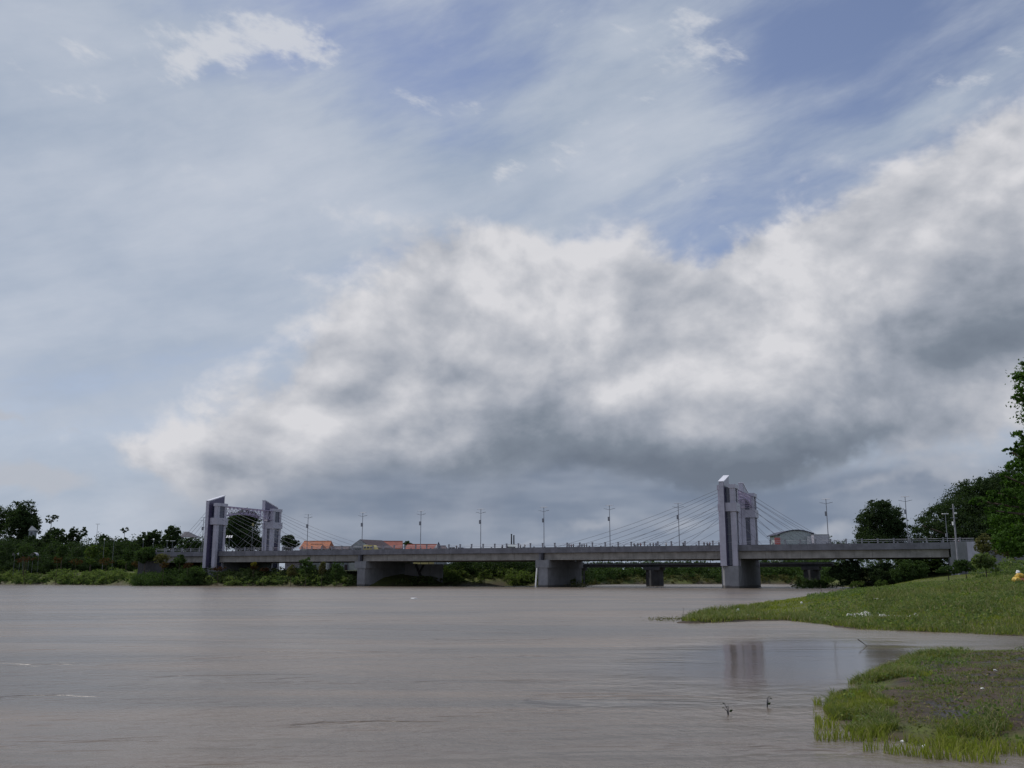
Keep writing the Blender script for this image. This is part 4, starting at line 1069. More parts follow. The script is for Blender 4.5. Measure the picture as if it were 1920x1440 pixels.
# three white canopies above the red hedge
for px, lab in ((30.5, 'white rounded canopy above the red hedge, leftmost of three'), (47, 'white rounded canopy above the red hedge, middle of three'), (65, 'white rounded canopy above the red hedge, rightmost of three')):
    p = at(px, 1042, 352); gb = gzz(p.x, p.y); r = empty('canopy', (p.x, p.y, gb)); tag(r, lab, 'canopy', 'white canopies in the left park')
    z0 = p.z - gb + 0.1; m = MB(); prev = None
    for k in range(7):
        an = math.pi * k / 6; q = (1.05 * -math.cos(an), z0 + 0.95 * math.sin(an))
        if prev: m.quadbox([(prev[0], -1, prev[1]), (q[0], -1, q[1]), (q[0], 1, q[1]), (prev[0], 1, prev[1])], [(prev[0], -1, prev[1] + .06), (q[0], -1, q[1] + .06), (q[0], 1, q[1] + .06), (prev[0], 1, prev[1] + .06)])
        prev = q
    m.build('cover', M['panel'], r)
    for sx in (-1.0, 1.0): MB().tube([(sx, 0.9, 0), (sx, 0.9, z0)], 0.05, 5).build('post', M['galv'], r)
# three bright tilted panels in front of the tall tree in the left gate
p = at(430, 1006, 338); gb = gzz(p.x, p.y); r = empty('sunlit_panels', (p.x, p.y, gb)); tag(r, 'row of three bright white tilted panels shining before the tall tree in the left gate', 'panels')
hh = p.z - gb; MB().tube([(0, 0.2, 0), (0, 0.2, hh)], 0.07, 6).build('post', M['galv'], r)
for k in range(3):
    x = (k - 1) * 0.78
    MB().quadbox([(x - .28, -.4, hh - .45), (x + .22, -.4, hh - .45), (x + .30, .35, hh + .35), (x - .20, .35, hh + .35)], [(x - .28, -.4, hh - .40), (x + .22, -.4, hh - .40), (x + .30, .35, hh + .40), (x - .20, .35, hh + .40)]).build('white_panel', M['whitepaint'], r)

# other lamps and poles -----------------------------------------------
def small_lamp(px, yt, yb, Y, lab, head=0.8):
    p = at(px, yb, Y); gb = max(gzz(p.x, p.y), 0) ; r = empty('street_lamp', (p.x, p.y, gb)); tag(r, lab, 'street lamp')
    hh = at(px, yt, Y).z - gb
    MB().tube([(0, 0, 0), (0, 0, hh)], [0.12, 0.06], 6).build('pole', M['galv'], r)
    MB().box(-head, head, -0.2, 0.2, hh, hh + 0.16).build('lamp_head', M['whitepaint'], r)
    MB().box(-0.3, 0.1, -0.2, 0.2, hh * 0.62, hh * 0.62 + 0.8).build('battery_box', M['galv'], r)
small_lamp(178.5, 983, 1040, 400, 'small far street lamp standing above the left park trees', 0.8)
small_lamp(312, 1014, 1040, 350, 'thin lamp post at the left end of the bridge before the dark trees', 0.5)
small_lamp(322, 1014.5, 1040, 346, 'lamp post with a flat white head left of the pavilion', 0.9)
small_lamp(1777, 964, 1018, 222, 'street lamp with a white head left of the utility pole at the right bridge end', 0.7)
for px, lab in ((196, 'white globe park lamp, leftmost of four'), (214, 'white globe park lamp, second from the left'), (269, 'white globe park lamp, third from the left, below the broad dark tree'), (288, 'white globe park lamp, rightmost of four')):
    p = at(px, 1013, 343); gb = gzz(p.x, p.y); r = empty('park_lamp', (p.x, p.y, gb)); tag(r, lab, 'park lamp', 'globe lamps in the left park'); hh = p.z - gb
    MB().tube([(0, 0, 0), (0, 0, hh)], 0.06, 6).build('pole', M['galv'], r)
    bm = bmesh.new(); bmesh.ops.create_icosphere(bm, subdivisions=2, radius=0.32); me = bpy.data.meshes.new('globe'); bm.to_mesh(me); bm.free()
    link('globe', me, M['whitepaint'], r, (0, 0, hh + 0.28))
p = at(472, 1026, 335); gb = gzz(p.x, p.y); r = empty('park_lamp', (p.x, p.y, gb)); tag(r, 'tall thin post with a cream head inside the left gate', 'park lamp'); hh = at(472, 986, 335).z - gb
MB().tube([(0, 0, 0), (0, 0, hh)], [0.1, 0.06], 6).build('pole', M['galv'], r); MB().box(-0.22, 0.22, -0.22, 0.22, hh, hh + 0.9).build('lamp_head', M['plaster_y'], r)
# utility pole
p = at(1793, 1018, 219); gb = gzz(p.x, p.y); r = empty('utility_pole', (p.x, p.y, gb)); tag(r, 'tall grey concrete utility pole with crossarms at the right end of the bridge', 'utility pole')
hh = at(1793, 945, 219).z - gb
MB().tube([(0, 0, 0), (0, 0, hh)], [0.26, 0.14], 8).build('pole', M['post'], r)
for q in (0.93, 0.80): MB().box(-0.75, 0.75, -0.06, 0.06, hh * q, hh * q + 0.12).build('crossarm', M['galv'], r)
MB().box(0.05, 0.6, -0.3, 0.2, hh * 0.86, hh * 0.86 + 0.35).build('bracket', M['whitepaint'], r); MB().tube([(-0.35, 0, hh * 0.70), (-0.35, 0, hh * 0.75)], 0.22, 8).build('insulator', M['whitepaint'], r)
# white guard rail on the right approach
gr = empty('guard_rail', tuple(bw(S_R + 5.5, 1.2, 9.36)), ANG); tag(gr, 'white guard rail along the road right of the bridge end', 'guard rail')
for k in range(9): MB().box(k * 2.2, k * 2.2 + 0.14, 0, 0.14, 0, 1.35).build('post', M['post'], gr)
for z in (0.75, 1.2): MB().box(0, 18.6, -0.05, -0.002, z, z + 0.16).build('rail', M['whitepaint'], gr)

# ================================================================== vehicles on the deck
def wheel(par, x, y, r=0.33):
    t = MB().tube([(x, y - 0.1, r), (x, y + 0.1, r)], r, 14).build('tyre', M['rubber'], par)
    MB().tube([(x, y - 0.12, r), (x, y + 0.12, r)], r * 0.55, 10).build('rim', M['galv'], t)
def minibus(px, lab, L=4.4, H=2.35, body='yellow', name='minibus'):
    o = bw(s_of(px, 6, 10), 6.2, 9.45); r = empty(name, o, ANG); tag(r, lab, name.replace('_', ' '))
    w = 0.85
    pr = [(-L / 2, 0.35), (L / 2, 0.35), (L / 2, 1.15), (L / 2 - 0.55, H - 0.25), (L / 2 - 0.85, H), (-L / 2 + 0.15, H), (-L / 2, H - 0.2)]
    MB().quadbox([(x, -w, z) for x, z in pr], [(x, w, z) for x, z in pr]).build('body', M[body], r)
    for k in range(3): MB().box(-L / 2 + 0.35 + k * 1.1, -L / 2 + 1.25 + k * 1.1, -w - 0.012, -w - 0.002, H - 1.0, H - 0.4).build('window', M['window'], r)
    MB().box(-L / 2 + 0.2, -L / 2 + 0.9, -w + 0.1, w - 0.1, H + 0.003, H + 0.16).build('roof_box', M['whitepaint'], r)
    for x in (-L / 2 + 0.8, L / 2 - 0.8):
        for y in (-w + 0.05, w - 0.05): wheel(r, x, y)
minibus(694, 'yellow minibus on the bridge in front of the grey gabled house')
def car(px, lab, body='whitepaint', t=6.2):
    o = bw(s_of(px, t, 10), t, 9.45); r = empty('car', o, ANG); tag(r, lab, 'car')
    lo = [(-2.1, 0.3), (2.1, 0.3), (2.1, 0.75), (1.1, 0.92), (-2.0, 0.95)]
    MB().quadbox([(x, -0.82, z) for x, z in lo], [(x, 0.82, z) for x, z in lo]).build('body', M[body], r)
    hi = [(-1.95, 0.955), (1.05, 0.925), (0.45, 1.5), (-1.5, 1.55)]
    MB().quadbox([(x, -0.74, z) for x, z in hi], [(x, 0.74, z) for x, z in hi]).build('cabin', M[body], r)
    for x0, x1 in ((-1.6, -0.5), (-0.4, 0.55)): MB().box(x0, x1, -0.752, -0.742, 1.0, 1.4).build('window', M['window'], r)
    for x in (-1.3, 1.3):
        for y in (-0.76, 0.76): wheel(r, x, y, 0.31)
car(852, 'white car on the bridge just right of the red roofs'); car(868, 'silver car behind the white car on the bridge', 'rail', 9.5)

# ================================================================== people on the bridge
def figure(seed, shirt):
    g = random.Random(seed)
    v = {}; ed = []; rad = []
    def a(n, p, r, par=None):
        v[n] = len(rad); pts.append(p); rad.append(r)
        if par: ed.append((v[par], v[n]))
    pts = []
    a('pel', (0, 0, 0.92), 0.135); a('wai', (0, 0, 1.08), 0.120, 'pel'); a('che', (0, 0.0, 1.30), 0.150, 'wai'); a('nec', (0, 0, 1.46), 0.058, 'che'); a('hd0', (0, -0.02, 1.56), 0.085, 'nec'); a('hd1', (0, -0.02, 1.68), 0.075, 'hd0')
    for sx, nm in ((-1, 'l'), (1, 'r')):
        st = 0.10 * g.uniform(-1, 1)
        a('hip' + nm, (0.10 * sx, 0, 0.86), 0.095, 'pel'); a('kne' + nm, (0.11 * sx, st - 0.02, 0.48), 0.062, 'hip' + nm); a('ank' + nm, (0.11 * sx, st, 0.08), 0.042, 'kne' + nm); a('toe' + nm, (0.12 * sx, st - 0.16, 0.04), 0.035, 'ank' + nm)
        a('sho' + nm, (0.19 * sx, 0, 1.38), 0.060, 'che'); e = (0.25 * sx, -0.08, 1.14); a('elb' + nm, e, 0.042, 'sho' + nm)
        a('wri' + nm, (0.20 * sx, -0.32, 1.08 + g.uniform(-0.1, 0.12)), 0.030, 'elb' + nm); a('han' + nm, (0.18 * sx, -0.42, 1.06), 0.036, 'wri' + nm)
    me = bpy.data.meshes.new('person'); me.from_pydata(pts, ed, []); me.update()
    ob = bpy.data.objects.new('tmp', me); col.objects.link(ob)
    m = ob.modifiers.new('s', 'SKIN')
    for i, s in enumerate(me.skin_vertices[0].data): s.radius = (rad[i], rad[i]); s.use_root = (i == 0)
    sb = ob.modifiers.new('u', 'SUBSURF'); sb.levels = 1; sb.render_levels = 1
    dg = bpy.context.evaluated_depsgraph_get(); out = bpy.data.meshes.new_from_object(ob.evaluated_get(dg))
    bpy.data.objects.remove(ob)
    for mm in (shirt, M['trouser'], M['skin'], M['hair']): out.materials.append(mm)
    for p in out.polygons:
        c = p.center
        p.material_index = 3 if c.z > 1.62 or (c.z > 1.52 and c.y > 0.02) else 2 if (c.z > 1.45 or c.y < -0.26 and c.z > 0.6) else 0 if c.z > 0.95 else 1
        p.use_smooth = True
    return out
shirts = [mat('shirt_dark', (0.03, 0.03, 0.04), 0.9), mat('shirt_red', (0.18, 0.03, 0.03), 0.9), mat('shirt_blue', (0.04, 0.06, 0.14), 0.9), mat('shirt_pale', (0.40, 0.38, 0.36), 0.9)]
figs = [figure(i, s) for i, s in enumerate(shirts)]
crowd = [(942, 'dark-clothed person behind the bridge railing just left of the twin chimneys', 0), (951, 'person in blue behind the railing directly left of the chimneys', 2), (976, 'dark-clothed person behind the railing right of the twin chimneys', 0), (984, 'pale-shirted person behind the railing, second right of the chimneys', 3),
         (1067, 'person at the railing right of the middle pier lamp, leftmost of a group of three', 0), (1071, 'person at the railing right of the middle pier lamp, middle of a group of three', 1), (1075, 'person at the railing right of the middle pier lamp, rightmost of a group of three', 0),
         (1091, 'person at the railing in the second group right of the middle pier lamp, left', 2), (1095.5, 'tallest-looking person of the second group right of the middle pier lamp', 0), (1100, 'person at the railing in the second group right of the middle pier lamp, right', 0),
         (1189, 'person at the railing midway between two lamps left of the tall gate, leftmost', 0), (1196, 'dark-clothed person standing out at the railing left of the tall gate', 0), (1201, 'person at the railing right beside the dark one left of the tall gate', 1),
         (1219, 'person at the railing, left of the trio nearer the tall gate', 0), (1225, 'person at the railing, middle of the trio nearer the tall gate', 0), (1230, 'person at the railing, right of the trio nearer the tall gate', 2),
         (1249, 'single person at the railing left of the lamp beside the tall gate', 3), (1281, 'single person at the railing right of the lamp beside the tall gate', 0),
         (1320, 'person at the railing near the tall gate, leftmost of three', 0), (1326, 'person at the railing near the tall gate, middle of three', 0), (1331, 'person at the railing near the tall gate, rightmost of three', 1), (1348, 'person standing close against the left side of the tall gate', 0),
         (856, 'person behind the railing beside the white car', 0)]
for i, (px, lab, k) in enumerate(crowd):
    t = 1.75 + 0.35 * random.random()
    o = link('person', figs[k].copy() if False else figs[k], None)
    o.location = bw(s_of(px, t, 11), t, 9.685); o.rotation_euler = (0, 0, ANG + random.uniform(-0.6, 0.6)); o.scale = (1, 1, random.uniform(0.93, 1.03))
    tag(o, lab, 'person', 'people at the bridge railing')
# motorbikes with riders at the right end of the deck
def motorbike(px, t, lab, body):
    o = bw(s_of(px, t, 10), t, 9.45); r = empty('motorbike', o, ANG + R(180)); tag(r, lab, 'motorbike', 'motorbikes at the right end of the bridge')
    wheel(r, -0.6, 0, 0.28); wheel(r, 0.6, 0, 0.28)
    pr = [(-0.55, 0.5), (0.1, 0.42), (0.35, 0.6), (0.5, 0.95), (0.35, 1.0), (0.1, 0.7), (-0.6, 0.78)]
    MB().quadbox([(x, -0.12, z) for x, z in pr], [(x, 0.12, z) for x, z in pr]).build('body', M[body], r)
    MB().box(-0.62, 0.08, -0.13, 0.13, 0.782, 0.86).build('seat', M['rubber'], r)
    h = MB().tube([(0.38, -0.33, 1.05), (0.42, 0, 1.0), (0.38, 0.33, 1.05)], 0.02, 5).build('handlebar', M['galv'], r)
    MB().tube([(0.6, 0, 0.3), (0.42, 0, 1.0)], 0.03, 5).build('fork', M['galv'], r)
def rider(shirt, helmet):
    pts = []; ed = []; rad = []
    def a(p, r, par=-1):
        pts.append(p); rad.append(r)
        if par >= 0: ed.append((par, len(pts) - 1))
        return len(pts) - 1
    pe = a((-0.25, 0, 0.95), 0.13); ch = a((-0.18, 0, 1.28), 0.145, pe); ne = a((-0.14, 0, 1.45), 0.06, ch); h0 = a((-0.12, 0, 1.56), 0.115, ne); a((-0.12, 0, 1.70), 0.105, h0)
    for s in (-1, 1):
        hp = a((-0.18, 0.11 * s, 0.93), 0.09, pe); k = a((0.16, 0.19 * s, 0.82), 0.065, hp); an = a((0.05, 0.2 * s, 0.42), 0.045, k); a((0.2, 0.2 * s, 0.37), 0.035, an)
        sh = a((-0.17, 0.19 * s, 1.36), 0.058, ch); el = a((0.05, 0.27 * s, 1.16), 0.04, sh); a((0.34, 0.30 * s, 1.07), 0.034, el)
    me = bpy.data.meshes.new('rider'); me.from_pydata(pts, ed, []); me.update()
    ob = bpy.data.objects.new('tmp', me); col.objects.link(ob); ob.modifiers.new('s', 'SKIN')
    for i, s in enumerate(me.skin_vertices[0].data): s.radius = (rad[i], rad[i]); s.use_root = (i == 0)
    sb = ob.modifiers.new('u', 'SUBSURF'); sb.levels = sb.render_levels = 1
    out = bpy.data.meshes.new_from_object(ob.evaluated_get(bpy.context.evaluated_depsgraph_get())); bpy.data.objects.remove(ob)
    for mm in (shirt, M['trouser'], helmet): out.materials.append(mm)
    for p in out.polygons: p.material_index = 2 if p.center.z > 1.47 else 0 if p.center.z > 1.0 else 1; p.use_smooth = True
    return out
for px, t, lab, lab2, body, sh, hm in ((1789, 5.2, 'white motorbike at the right bridge end, left one', 'rider in a pale helmet on the left motorbike at the bridge end', 'whitepaint', shirts[0], M['whitepaint']),
                                  (1797, 5.9, 'dark motorbike at the right bridge end, middle one', 'rider in red on the middle motorbike at the bridge end', 'navy', shirts[1], M['whitepaint']),
                                  (1812, 5.0, 'white motorbike farthest right beside the guard rail', 'rider in dark clothes on the motorbike beside the guard rail', 'whitepaint', shirts[0], M['navy'])):
    motorbike(px, t, lab, body)
    o = link('person', rider(sh, hm), None); o.location = bw(s_of(px, t, 10), t, 9.45); o.rotation_euler = (0, 0, ANG + R(180)); tag(o, lab2, 'person', 'motorbike riders at the bridge end')
# ================================================================== grass, weeds, litter
def blades(P, h, w, lean, g):
    n = len(P); az = g.uniform(0, 2 * math.pi, n)
    dx, dy = np.cos(az), np.sin(az)
    h = h * g.uniform(0.55, 1.35, n); ln = lean * g.uniform(0.3, 1.5, n) * h; w = w * g.uniform(0.7, 1.3, n)
    wa = g.uniform(0, 2 * math.pi, n); wx, wy = np.cos(wa) * w * 0.5, np.sin(wa) * w * 0.5
    def ring(fz, fl, fw):
        c = P + np.stack([dx * ln * fl, dy * ln * fl, h * fz], 1); o = np.stack([wx * fw, wy * fw, np.zeros(n)], 1)
        return c - o, c + o
    a0, a1 = ring(0, 0, 1); b0, b1 = ring(0.6, 0.28, 0.8); c0, c1 = ring(1.0 - 0.10, 1.0, 0.15)
    V = np.stack([a0, a1, b1, b0, c1, c0], 1).reshape(-1, 3)
    i = np.arange(n)[:, None] * 6
    q = np.concatenate([i + np.array([[0, 1, 2, 3]]), i + np.array([[3, 2, 4, 5]])], 0)
    return V, q
def stuff(name, label, cat, V, q, m): return tag(link(name, np_mesh(name, V, q), M[m]), label, cat, kind='stuff')
def scatter(n, xr, yr, seed, keep):
    g = np.random.default_rng(seed); out = []
    tot = 0
    while tot < n:
        X = g.uniform(*xr, n * 2); Y = g.uniform(*yr, n * 2)
        c_ = seen(X, Y); X = X[c_]; Y = Y[c_]
        d = sdf_fast(X, Y); k = keep(X, Y, d, g)
        out.append(np.stack([X[k], Y[k]], 1)); tot += k.sum()
        if len(out) > 30: break
    A = np.concatenate(out)[:n]
    Z = ground_z(A[:, 0], A[:, 1], True)
    return np.stack([A[:, 0], A[:, 1], Z], 1), g
cN = gz(1800, 1325)
def seen(X, Y, m=0.03): return (X / Y < 0.5333 + 0.06) & (X / Y > -0.6)
# near tongue: dense fringe
def k1(X, Y, d, g):
    nz = vnoise(X, Y, 1.3, 31)
    east = sm(X - 0.40 * Y, -1.0, 4.0)
    return (Y < 41) & (Y > 13.5) & ((vnoise(X, Y, 1.1, 55) + 0.4 * vnoise(X, Y, 0.4, 56) > 0.52) | (X < 8.6) & (Y > 22)) & (d > -0.3 + 0.45 * (nz < 0.5)) & (d < 1.05 - 0.5 * east + (nz - 0.5) * 2.4) & (g.random(len(X)) < 1.0 - 0.6 * east) & seen(X, Y)
P, g = scatter(21000, (4, 26), (13.5, 41), 401, k1); P[:, 2] = np.maximum(P[:, 2], -0.05)
V, q = blades(P, (0.05 + 0.17 * vnoise(P[:, 0], P[:, 1], 0.7, 61) ** 1.5) * (1 + 0.5 * sm(9 - P[:, 0], 0, 2)), 0.014, 0.65, g); stuff('shore_grass', 'long green grass fringing the near muddy tongue at the lower right', 'grass', V, q, 'grass')
P, g = scatter(8500, (4, 26), (13.5, 41), 402, lambda X, Y, d, g: k1(X, Y, d, g) & (vnoise(X, Y, 0.9, 37) > 0.45)); P[:, 2] = np.maximum(P[:, 2], -0.05)
V, q = blades(P, 0.10 + 0.24 * vnoise(P[:, 0], P[:, 1], 0.5, 62), 0.017, 0.95, g); stuff('shore_weeds', 'taller pale weeds among the grass of the near tongue', 'weeds', V, q, 'grass_dry')
# inner mud: sparse short tufts and leaf litter
P, g = scatter(13000, (6, 26), (14, 40), 403, lambda X, Y, d, g: (Y < 41) & (d > 0.8) & (vnoise(X, Y, 0.8, 33) + vnoise(X, Y, 0.3, 34) * 0.5 > 0.72) & seen(X, Y))
V, q = blades(P, 0.07, 0.014, 0.9, g); stuff('mud_tufts', 'sparse short tufts and sprouts growing out of the near mud', 'grass', V, q, 'grass_dry')
P, g = scatter(3400, (6, 26), (14, 40), 404, lambda X, Y, d, g: (Y < 41) & (d > 0.3) & (vnoise(X, Y, 1.2, 35) > 0.50) & seen(X, Y))
P[:, 2] += 0.03; V, q = leaf_quads(P, 0.075, g, flat=0.6); stuff('leaf_litter', 'dead leaves and bits of debris strewn on the near mud', 'leaf litter', V, q, 'leaf_olive')
P, g = scatter(2200, (6, 26), (14, 40), 409, lambda X, Y, d, g: (Y < 41) & (d > -0.1) & (d < 2.5) & (vnoise(X, Y, 1.0, 39) > 0.62) & seen(X, Y))
P[:, 2] += g.uniform(0.02, 0.22, len(P)); V, q = leaf_quads(P, 0.085, g); stuff('broad_weeds', 'small broad-leaved weeds in clumps round the near tongue', 'weeds', V, q, 'leaf_bank')
# reeds standing in the shallow water along the bottom right
P, g = scatter(1500, (5, 18), (14.3, 24), 405, lambda X, Y, d, g: (d < 0) & (d > -1.5) & (vnoise(X, Y, 0.7, 71) > 0.55) & (X > 0.30 * Y) & seen(X, Y)); P[:, 2] = -0.05
V, q = blades(P, 0.26, 0.020, 0.45, g); stuff('water_grass', 'scattered grass stalks standing in the shallow water at the lower right', 'grass', V, q, 'grass')
# spit and lawn
def k2(X, Y, d, g): return (Y > 44) & (Y < 215) & (d > -0.3) & (g.random(len(X)) < (60 / Y) ** 1.5) & seen(X, Y) & (X > 5)
P, g = scatter(90000, (6, 130), (45, 215), 406, k2); V, q = blades(P, 0.08 + 0.16 * vnoise(P[:, 0], P[:, 1], 1.5, 64), 0.05, 0.7, g)
far = P[:, 1] / 70.0
stuff('lawn_grass', 'short green grass covering the spit and the sloping lawn', 'grass', V, q, 'grass')
P, g = scatter(42000, (6, 70), (45, 120), 407, lambda X, Y, d, g: (Y > 45) & (Y < 120) & (d > -0.3) & seen(X, Y) & (X > 5) & ((d < 2.2 + 3 * vnoise(X, Y, 5, 41)) & (Y < 80) | (X > 0.36 * Y) & (Y < 95) & (vnoise(X, Y, 3, 42) > 0.3)))
V, q = blades(P, 0.16 + 0.40 * vnoise(P[:, 0], P[:, 1], 2.0, 63), 0.035, 0.8, g); stuff('slope_weeds', 'rank pale-tipped weeds along the inner edge of the spit and up the right slope', 'weeds', V, q, 'grass_dry')
P, g = scatter(34000, (10, 70), (46, 120), 408, lambda X, Y, d, g: (Y > 46) & (Y < 120) & (d > 0.2) & (X > 0.30 * Y) & (vnoise(X, Y, 4, 43) > 0.35) & seen(X, Y))
P[:, 2] += g.uniform(0.05, 0.40, len(P)); V, q = leaf_quads(P, 0.16, g); stuff('slope_plants', 'low leafy plants tangled over the right slope', 'plants', V, q, 'leaf_bank')
P, g = scatter(5000, (6, 40), (50, 75), 410, lambda X, Y, d, g: (Y > 48) & (d > 0.0) & (d < 1.6) & (vnoise(X, Y, 2.2, 44) > 0.42) & seen(X, Y))
P[:, 2] += 0.12; V, q = leaf_quads(P, 0.13, g, flat=0.4); stuff('drift_debris', 'washed-up straw and leaf debris along the inner waterline of the spit', 'debris', V, q, 'leaf_olive')

# litter ------------------------------------------------------------
def blob(name, mat_, loc, dims, seed, parent=None, sub=2, amp=0.35, fr=1.6):
    bm = bmesh.new(); bmesh.ops.create_icosphere(bm, subdivisions=sub, radius=1.0)
    for v in bm.verts:
        n = mnoise.noise(v.co * fr + Vector((seed * 3.1, 0, 0))); v.co *= 1 + amp * n
        v.co = Vector((v.co.x * dims[0], v.co.y * dims[1], max(v.co.z, -0.6) * dims[2]))
    me = bpy.data.meshes.new(name); bm.to_mesh(me); bm.free()
    return link(name, me, mat_, parent, loc)
M['foam'] = mat('foam_scum', (0.66, 0.66, 0.62), 0.7, var=0.15, scale=6)
M['sack_y'] = mat('yellow_sack', (0.55, 0.36, 0.05), 0.6, var=0.3, scale=5)
M['green_bottle'] = mat('green_plastic', (0.05, 0.25, 0.15), 0.3)
M['orange_wrap'] = mat('orange_wrapper', (0.50, 0.18, 0.08), 0.5)
def ground_at(x, y, dz=0.0):             # walk the sight line down to the terrain
    d = ray(x, y); t = 10.0
    T = 10.0 * 1.004 ** np.arange(1, 800)
    X, Y, Z = d.x * T, d.y * T, CAMZ + d.z * T
    G = np.maximum(ground_z(X, Y, True), 0.0)
    i = int(np.argmax(Z <= G))
    return Vector((X[i], Y[i], G[i] + dz))
for i, (x, y, dims, m_, lab) in enumerate(((1384, 1150, (0.13, 0.11, 0.22), 'white', 'crumpled white plastic bag standing on the grass near the tip of the spit'),
        (1403, 1158, (0.15, 0.10, 0.10), 'foam', 'pale crumpled plastic wrapper at the waterline right of the white bag'),
        (1379, 1143, (0.10, 0.09, 0.12), 'green_bottle', 'green plastic scrap just behind the white bag'),
        (1420, 1162, (0.12, 0.10, 0.08), 'orange_wrap', 'orange wrapper at the waterline right of the pale wrapper'),
        (1503, 1132, (0.10, 0.08, 0.09), 'white', 'small white ball of litter on the upper edge of the lawn'),
        (1742, 1117, (0.13, 0.10, 0.10), 'white', 'small white scrap in the middle of the lawn'),
        (1794, 1125, (0.10, 0.08, 0.08), 'orange_wrap', 'tiny orange scrap on the lawn right of the white one'),
        (1645, 1124, (0.35, 0.12, 0.05), 'foam', 'thin pale strip of litter on the lawn'),
        (1692, 1392, (0.035, 0.03, 0.03), 'white', 'tiny white shell-like scrap in the near grass at the water'),
        (1733, 1402, (0.04, 0.03, 0.03), 'white', 'tiny white scrap in the near weeds at the bottom'),
        (1866, 1258, (0.06, 0.04, 0.03), 'white', 'pale scrap on the near mud at its upper edge'),
        (1842, 1293, (0.05, 0.04, 0.03), 'foam', 'cream coloured scrap in the middle of the near mud'),
        (1795, 1359, (0.14, 0.04, 0.02), 'orange_wrap', 'long orange-brown leaf strip lying on the near mud'))):
    p = ground_at(x, y); blobo = blob('litter', M[m_], (p.x, p.y, p.z + dims[2] * 0.5), dims, i, amp=0.7, fr=2.2); tag(blobo, lab, 'litter')
# foam and litter bank in the bay edge
g = np.random.default_rng(9)
m = MB()
for k in range(46):
    x = g.normal(1622, 16); y = 1157 + g.normal(0, 1.6) + abs(x - 1622) * 0.03; p = ground_at(x, y, 0.10); s = g.uniform(0.06, 0.17)
    m.quadbox([(p.x - s, p.y - s * .6, p.z), (p.x + s, p.y - s * .7, p.z), (p.x + s * .8, p.y + s, p.z), (p.x - s * .7, p.y + s * .8, p.z)], [(p.x - s * .5, p.y - s * .3, p.z + s * .9), (p.x + s * .4, p.y - s * .3, p.z + s * .7), (p.x + s * .4, p.y + s * .5, p.z + s * .8), (p.x - s * .4, p.y + s * .5, p.z + s)])
tag(m.build('foam_patch', M['foam']), 'white patch of foam and plastic scraps on the grass right of the bay', 'litter', kind='stuff')
m = MB()
for k in range(20):
    x = g.normal(1700, 30); y = 1159 + g.normal(0, 1.2); p = ground_at(x, y, 0.10); s = g.uniform(0.03, 0.07)
    m.quadbox([(p.x - s, p.y - s * .6, p.z), (p.x + s, p.y - s * .7, p.z), (p.x + s * .8, p.y + s, p.z), (p.x - s * .7, p.y + s * .8, p.z)], [(p.x - s * .5, p.y - s * .3, p.z + s * .9), (p.x + s * .4, p.y - s * .3, p.z + s * .7), (p.x + s * .4, p.y + s * .5, p.z + s * .8), (p.x - s * .4, p.y + s * .5, p.z + s)])
tag(m.build('foam_patch', M['foam']), 'thin trail of white scraps right of the foam patch', 'litter', kind='stuff')
# sack heap at the right edge
p = ground_at(1912, 1094); r = empty('sack_heap', tuple(p)); tag(r, 'heap of yellow and orange sacks with a white bag on top at the right edge', 'sacks')
u = p.y / F
blob('yellow_sack', M['sack_y'], (-5 * u, 0, 6 * u), (9 * u, 8 * u, 6 * u), 3, r); blob('orange_sack', M['orange_wrap'], (6 * u, 0.2, 5 * u), (7 * u, 7 * u, 5 * u), 4, r)
blob('yellow_sack', M['sack_y'], (5 * u, 0.3, 13 * u), (8 * u, 7 * u, 6 * u), 5, r); blob('white_bag', M['white'], (-1 * u, 0, 20 * u), (4 * u, 4 * u, 3.5 * u), 6, r)
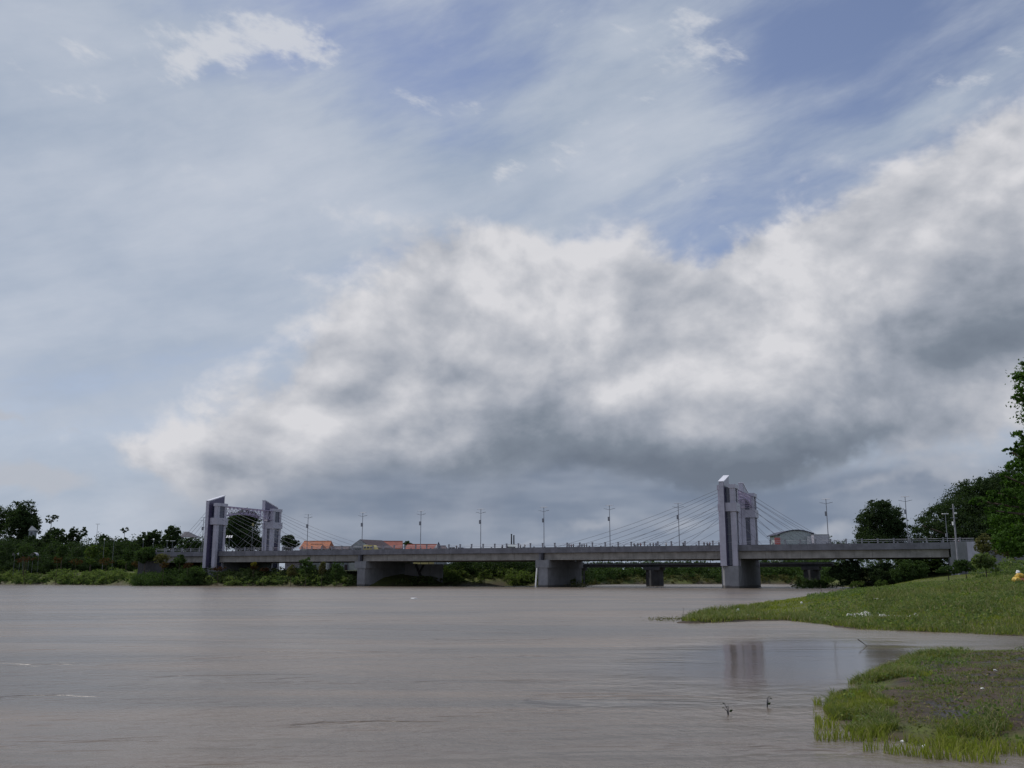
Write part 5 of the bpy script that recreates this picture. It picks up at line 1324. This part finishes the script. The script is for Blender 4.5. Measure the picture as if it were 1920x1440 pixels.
# floating things
p = gz(775, 1123); r = blob('floating_foam', M['white'], (p.x, p.y, 0.04), (0.48, 0.22, 0.13), 8, amp=0.4); tag(r, 'bright white floating piece of foam out on the river', 'floating litter')
def sprig(x, y, seed, lab, tall, Yk=1.0):
    g = random.Random(seed); p = gz(x, y); r = empty('water_plant', (p.x, p.y, 0)); tag(r, lab, 'water plant')
    st = MB(); lf = MB()
    for k in range(3):
        ax = g.uniform(-0.10, 0.10); hh = tall * g.uniform(0.6, 1.1)
        pts = [(0, 0, -0.1), (ax * 0.3, 0, hh * 0.5), (ax, g.uniform(-.03, .03), hh)]
        st.tube(pts, [0.009, 0.008, 0.005], 5)
        L = 0.055; an = g.uniform(-0.7, 0.7)
        c = Vector(pts[-1]); d = Vector((math.cos(an), 0.3, math.sin(an))) * L * (1 if ax > 0 else -1); n_ = Vector((0, 0.4, 1)).cross(d).normalized() * 0.024
        up = Vector((0, 0, 0.006))
        lf.quadbox([c, c + d * 0.5 - n_, c + d, c + d * 0.5 + n_], [c + up, c + d * 0.5 - n_ + up, c + d + up, c + d * 0.5 + n_ + up])
    c = Vector((0.02, 0, tall * 0.25)); lf.quadbox([c, c + Vector((0.05, 0, 0.0)), c + Vector((0.08, 0, 0.05)), c + Vector((0.03, 0, 0.05))], [c + Vector((0, .03, 0)), c + Vector((0.05, .03, 0.0)), c + Vector((0.08, .03, 0.05)), c + Vector((0.03, .03, 0.05))])
    st.build('stem', M['joint'], r); lf.build('leaf', M['leaf_dark'], r)
sprig(1366, 1340, 1, 'dark sprig with bent leaves rising from the water, the left one of two', 0.22)
sprig(1438, 1326, 5, 'dark sprig with bent leaves rising from the water, the right one of two', 0.22)
def twig(x, y, lab, pts, rad):
    p = ground_at(x, y); r = MB().tube(pts, rad, 5).build('twig', M['bark'], None, tuple(p)); tag(r, lab, 'twig')
twig(1622, 1212, 'dark bare twig slanting over the cove above the near tongue', [(-0.30, 0, 0.30), (-0.05, 0, 0.12), (0.12, 0.1, 0.0)], [0.022, 0.016, 0.010])
twig(1540, 1110, 'thin dark stick standing at the outer edge of the lawn', [(0, 0, 0), (-0.05, 0, 0.6), (0.0, 0, 1.4)], [0.06, 0.04, 0.02])
twig(1280, 1160, 'thin twig standing at the tip of the spit', [(0, 0, 0), (0.04, 0, 0.35), (0.1, 0, 0.75)], [0.02, 0.015, 0.01])
# flotsam drifting off the tip of the spit
P = []; g = np.random.default_rng(15)
for k in range(260):
    t_ = g.random(); x = 1215 + 60 * t_ + g.normal(0, 6); y = 1162 + g.normal(0, 2.2); q_ = gz(x, y); P.append((q_.x, q_.y, g.uniform(0.0, 0.12)))
V, q = leaf_quads(np.array(P), 0.16, g, aspect=0.25); stuff('flotsam', 'thin twiggy flotsam trailing in the water off the tip of the spit', 'flotsam', V, q, 'leaf_olive')
P = []
for k in range(240):
    q_ = gz(g.normal(1085, 14), 1100.5 + g.normal(0, 0.4)); P.append((q_.x, q_.y, g.uniform(0, 1.2)))
V, q = leaf_quads(np.array(P), 0.7, g, aspect=0.18); stuff('driftwood', 'tangle of driftwood caught at the foot of the second river pier', 'driftwood', V, q, 'leaf_olive')
